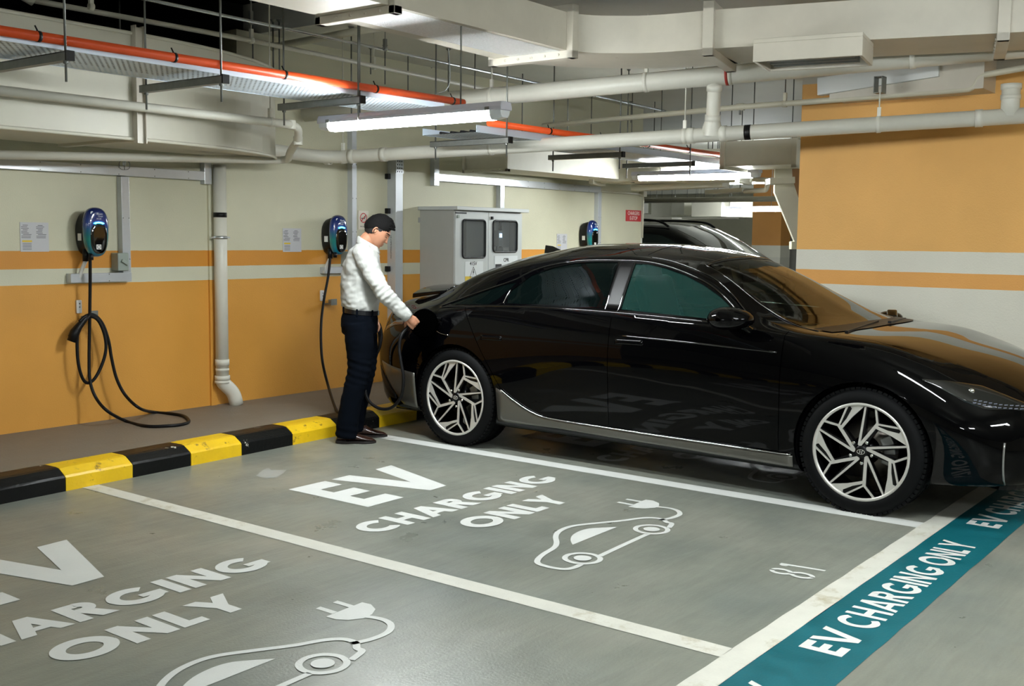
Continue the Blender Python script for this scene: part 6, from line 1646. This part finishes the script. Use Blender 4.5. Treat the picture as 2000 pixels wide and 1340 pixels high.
def wt(c):
    v = .004*MN.noise(Vector((c.x*9, c.y*9, c.z*16)))+.002*MN.noise(Vector((c.x*20, c.y*20, c.z*34)))
    if c.z < .20: v += .004*math.sin(c.z*110+c.x*25+c.y*10)*(1-c.z/.2)
    if .42 < c.z < .62: v += .0025*math.sin(c.z*120+c.x*40)
    return v
remesh(tro, .0065, 2, wt)
mb = MB(); vs = []; n = 48
for k in range(n):
    a = 2*PI*k/n; x, y = math.cos(a), math.sin(a)
    for rr, dz in ((.0, -.016), (.006, -.016), (.006, .016), (0, .016)): vs.append((-.029+(.125+rr)*x, (.168+rr)*y, .944-.1*.125*x+dz))
mb.add(vs, [(k*4+j, ((k+1) % n)*4+j, ((k+1) % n)*4+(j+1) % 4, k*4+(j+1) % 4) for k in range(n) for j in range(4)])
bt = mb.build('belt', M_belt, man); MB().box(.098, .108, -.022, .022, .916, .95).build('buckle', M_chrome, bt, bevel=.003)
mb = MB()
for a in (-150, -95, -45, 100, 150, 45):
    c_, s_ = math.cos(math.radians(a)), math.sin(math.radians(a)); x, y = -.029+.132*c_, .175*s_; z = .944-.0125*c_
    tdir = Vector((-s_, c_, 0)); mb.obox((x, y, z), tdir*.006, Vector((c_, s_, 0))*.003, (0, 0, .024))
    mb.build('belt_loop', M_trou, bt); mb = MB()
# shoes
def shoe(x0, y0, ang, L_=.285):
    r = MB(); N_ = 22; n = 20; vs = []
    for i in range(N_+1):
        t = i/N_; x = x0+L_*t
        hw = .034+.012*math.sin(min(1, t*1.15)*PI)**.8 if t < .9 else .034+.0
        hw = np.interp(t, [0, .04, .2, .45, .7, .88, .96, 1], [.012, .028, .034, .036, .046, .038, .024, .006])
        ht = np.interp(t, [0, .04, .15, .32, .45, .62, .8, .93, 1], [.03, .068, .085, .088, .082, .060, .044, .034, .018])
        for k in range(n):
            a = 2*PI*k/n; yy, zz_ = math.cos(a), math.sin(a)
            wz = .016+(ht-.016)*(.5+.5*zz_); nar = 1-.45*max(0, zz_)**1.5 if t > .12 else 1-.25*max(0, zz_)
            vs.append((x, y0+hw*yy*nar, wz))
    r.add(vs, [(i*n+k, i*n+(k+1) % n, (i+1)*n+(k+1) % n, (i+1)*n+k) for i in range(N_) for k in range(n)]+[tuple(range(n))[::-1], tuple(range(N_*n, (N_+1)*n))], 0, True)
    o = r.build('shoe', M_shoe, man, smooth=True)
    s = MB(); pts = []
    for t in np.linspace(0, 1, 22): pts.append((x0+L_*t*1.02-.003, np.interp(t, [0, .04, .2, .45, .7, .88, .96, 1], [.014, .032, .037, .036, .049, .041, .027, .008])))
    poly = [(x, y0+w) for x, w in pts]+[(x, y0-w) for x, w in reversed(pts)]
    s.prism(poly, 'z', .001, .017); s.build('shoe_sole', mat('shoe sole', (22, 16, 14), .5), o, bevel=.002)
    s = MB(); s.box(x0+.002, x0+.075, y0-.03, y0+.03, .001, .024); s.build('heel', mat('shoe sole', (22, 16, 14), .5), o, bevel=.006)
    s = MB()
    s.tube(spline([(x0+.115, y0-.038, .035), (x0+.125, y0-.03, .062), (x0+.13, y0, .088), (x0+.125, y0+.03, .062), (x0+.115, y0+.038, .035)], 5), .0032, 6)
    s.build('shoe_strap', M_shoe, o)
    return o
shoe(-.197, -.122, 0); shoe(-.128, .122, 0)
# cable in his hands
inv = man.matrix_world.inverted() if False else (Matrix.Translation((5.6, -1.55, 0)) @ Matrix.Rotation(PR_, 4, 'Z')).inverted()
W2 = lambda p: inv @ Vector(p)
LW = lambda x, y, z: (Matrix.Translation((5.6, -1.55, 0)) @ Matrix.Rotation(PR_, 4, 'Z')) @ Vector((x, y, z))
def lat(px, py, l):
    """image point on the vertical plane parallel to the man, l metres to his left"""
    Lf = Vector((.755, .656, 0)); v = ray(px, py); return CAMP+v*((l-(CAMP-Vector((5.6, -1.55, 0))).dot(Lf))/v.dot(Lf))
cc = empty('charging_cable', (6.712, -.15, 1.27)); tag(cc, 'black charging cable from the middle charger through the hands of the man to the sedan', 'cable')
ob = Vector(cc.location)
c1 = [aty(645, 503, -.145), aty(641, 540, -.16), aty(632, 590, -.2), aty(627, 640, -.26), aty(629, 700, -.34), aty(640, 750, -.42), atz(654, 794, PZ+.03), atz(664, 808, PZ+.012), atz(685, 812, PZ+.012), atz(702, 806, PZ+.03)]
c1 += [lat(716, 790, .30), lat(722, 740, .30), lat(733, 700, .28), lat(741, 672, .25), lat(740, 648, .22), lat(735, 634, .205), lat(735, 622, .16)]
mid = [lat(741, 634, .215), lat(745, 655, .22), lat(740, 682, .20), lat(728, 705, .16), lat(718, 735, .10), lat(714, 765, .06), lat(722, 785, .02), lat(742, 798, -.04), lat(765, 796, -.10), lat(783, 775, -.16), lat(788, 740, -.20), lat(783, 705, -.20), lat(780, 680, -.19), lat(784, 655, -.18), lat(793, 641, -.16)]
tip = Vector((5.835, -1.905, .893)); hd_ = (LW(.34, -.125, .855)-tip).normalized()
mid = mid[:-1]+[tip+hd_*.14+Vector((0, 0, .0)), tip+hd_*.11]
connector('connector', cc, tip-ob, hd_, (0, 0, 1), k=.6)
mb = MB(); mb.tube([p-ob for p in spline(c1[:-1]+mid, 7)], .0115, 10); mb.build('cable', M_rubber, cc)

# ------------------------------------------------------------------ dark parked car beyond the wall end
suv = empty('parked_car', (14.3, .85, 0), math.radians(-90)); suv.scale = (1, 1, .94); tag(suv, 'dark large parked car with roof rails beyond the end of the charger wall', 'car')
M_sb = mat('dark car paint', (8, 9, 9), .2, coat=1)
M_sg = mat('dark tinted window', (30, 40, 37), .05, coat=1)
# x forward from the middle, y to its left, z up; the near side is y = -.97
S2 = pchip([-2.45, -2.38, -2.15, -1.6, -.6, .3, .75, 1.15, 1.5, 2.1, 2.42, 2.5], [[c for p in r_ for c in p] for r_ in [
 [(0,.45),(.7,.45),(.75,.7),(.74,1.0),(.70,1.15),(.62,1.3),(.5,1.4),(0,1.42)],
 [(0,.35),(.85,.35),(.93,.7),(.92,1.05),(.86,1.2),(.74,1.5),(.6,1.66),(0,1.69)],
 [(0,.28),(.9,.28),(.965,.7),(.955,1.1),(.91,1.2),(.79,1.58),(.66,1.75),(0,1.79)],
 [(0,.25),(.92,.25),(.975,.7),(.97,1.12),(.92,1.2),(.80,1.62),(.66,1.80),(0,1.84)],
 [(0,.25),(.92,.25),(.975,.7),(.97,1.12),(.92,1.2),(.80,1.62),(.66,1.815),(0,1.86)],
 [(0,.25),(.92,.25),(.975,.7),(.97,1.11),(.92,1.19),(.79,1.60),(.65,1.79),(0,1.84)],
 [(0,.25),(.92,.25),(.975,.7),(.97,1.10),(.92,1.18),(.81,1.47),(.70,1.62),(0,1.71)],
 [(0,.25),(.92,.25),(.975,.7),(.97,1.09),(.92,1.16),(.85,1.30),(.76,1.38),(0,1.45)],
 [(0,.25),(.92,.25),(.975,.7),(.965,1.07),(.92,1.13),(.86,1.16),(.76,1.18),(0,1.21)],
 [(0,.25),(.90,.25),(.95,.68),(.93,1.00),(.88,1.06),(.80,1.09),(.70,1.11),(0,1.13)],
 [(0,.3),(.78,.3),(.84,.6),(.82,.85),(.78,.94),(.70,.99),(.6,1.01),(0,1.04)],
 [(0,.4),(.6,.4),(.65,.6),(.63,.75),(.6,.82),(.52,.87),(.42,.89),(0,.92)]]])
def s2(x):
    a = S2(x).reshape(-1, 2); return [tuple(a[0])]+[(max(0, p.x), p.y) for p in spline([(p[0], p[1], 0) for p in a[1:]], 4)]
sb = loft_body([-2.45+4.95*i/60 for i in range(61)], s2, 'car_body'); sb.parent = suv; sb.data.materials.append(M_sb)
for p in sb.data.polygons: p.use_smooth = True
smooth_by_angle(sb.data)
def sy2(x, z):
    a = np.array(s2(x)); k = int(np.argmax(a[:, 0])); a = a[min(k, 8):]; return float(np.interp(z, a[:, 1], a[:, 0]))
def swin(name, poly, s):
    xs_ = [p[0] for p in poly]; vs = []; N_ = 16
    for i in range(N_+1):
        x = min(xs_)+1e-4+(max(xs_)-min(xs_)-2e-4)*i/N_; zs = []
        for k in range(len(poly)):
            (xa, za), (xb, zb) = poly[k-1], poly[k]
            if (xa-x)*(xb-x) <= 0 and xa != xb: zs.append(za+(zb-za)*(x-xa)/(xb-xa))
        for j in range(7): z = min(zs)+(max(zs)-min(zs))*j/6; vs.append((x, s*(sy2(x, z)+.004), z))
    MB().add(vs, [(i*7+j, (i+1)*7+j, (i+1)*7+j+1, i*7+j+1) for i in range(N_) for j in range(6)], 0, True).build(name, M_sg, suv)
for s in (-1, 1):
    swin('side_window', [(-2.0, 1.24), (-1.95, 1.58), (-1.25, 1.66), (-1.2, 1.22)], s)
    swin('side_window', [(-1.1, 1.22), (-1.1, 1.66), (-.3, 1.68), (-.25, 1.21)], s)
    swin('side_window', [(-.15, 1.21), (-.15, 1.68), (.35, 1.64), (.85, 1.42), (1.15, 1.22), (1.1, 1.19)], s)
    mb = MB(); mb.tube(spline([(-1.05, s*.72, 1.81), (-.95, s*.72, 1.865), (-.5, s*.72, 1.885), (.2, s*.72, 1.86), (.42, s*.71, 1.77)], 6), .018, 8); mb.build('roof_rail', M_black, suv)
    m_ = MB(); m_.lathe((1.02, s*.96, 1.22), (.25, s, 0), [(0, .03), (.03, .085), (.12, .09), (.2, .07), (.22, .02)], 14); m_.build('door_mirror', M_sb, suv, smooth=True)
    for wx in (-1.5, 1.5):
        w = MB(); w.lathe((wx, s*.70, .38), (0, s, 0), [(0, .0), (0, .35), (.03, .38), (.2, .38), (.25, .33), (.25, .27), (.22, .26), (.22, 0)], 32); w.build('wheel', M_tyre, suv)
for y0 in (-.5, .5): pass
vs = []
for j in range(9):
    y = -.66+1.32*j/8
    for i in range(7):
        x = .52+.88*i/6; a = np.array(s2(x))[9:]; vs.append((x, y, float(np.interp(-abs(y), -a[:, 0], a[:, 1]))+.004))
MB().add(vs, [(j*7+i, j*7+i+1, (j+1)*7+i+1, (j+1)*7+i) for j in range(8) for i in range(6)], 0, True).build('windscreen', M_sg, suv)
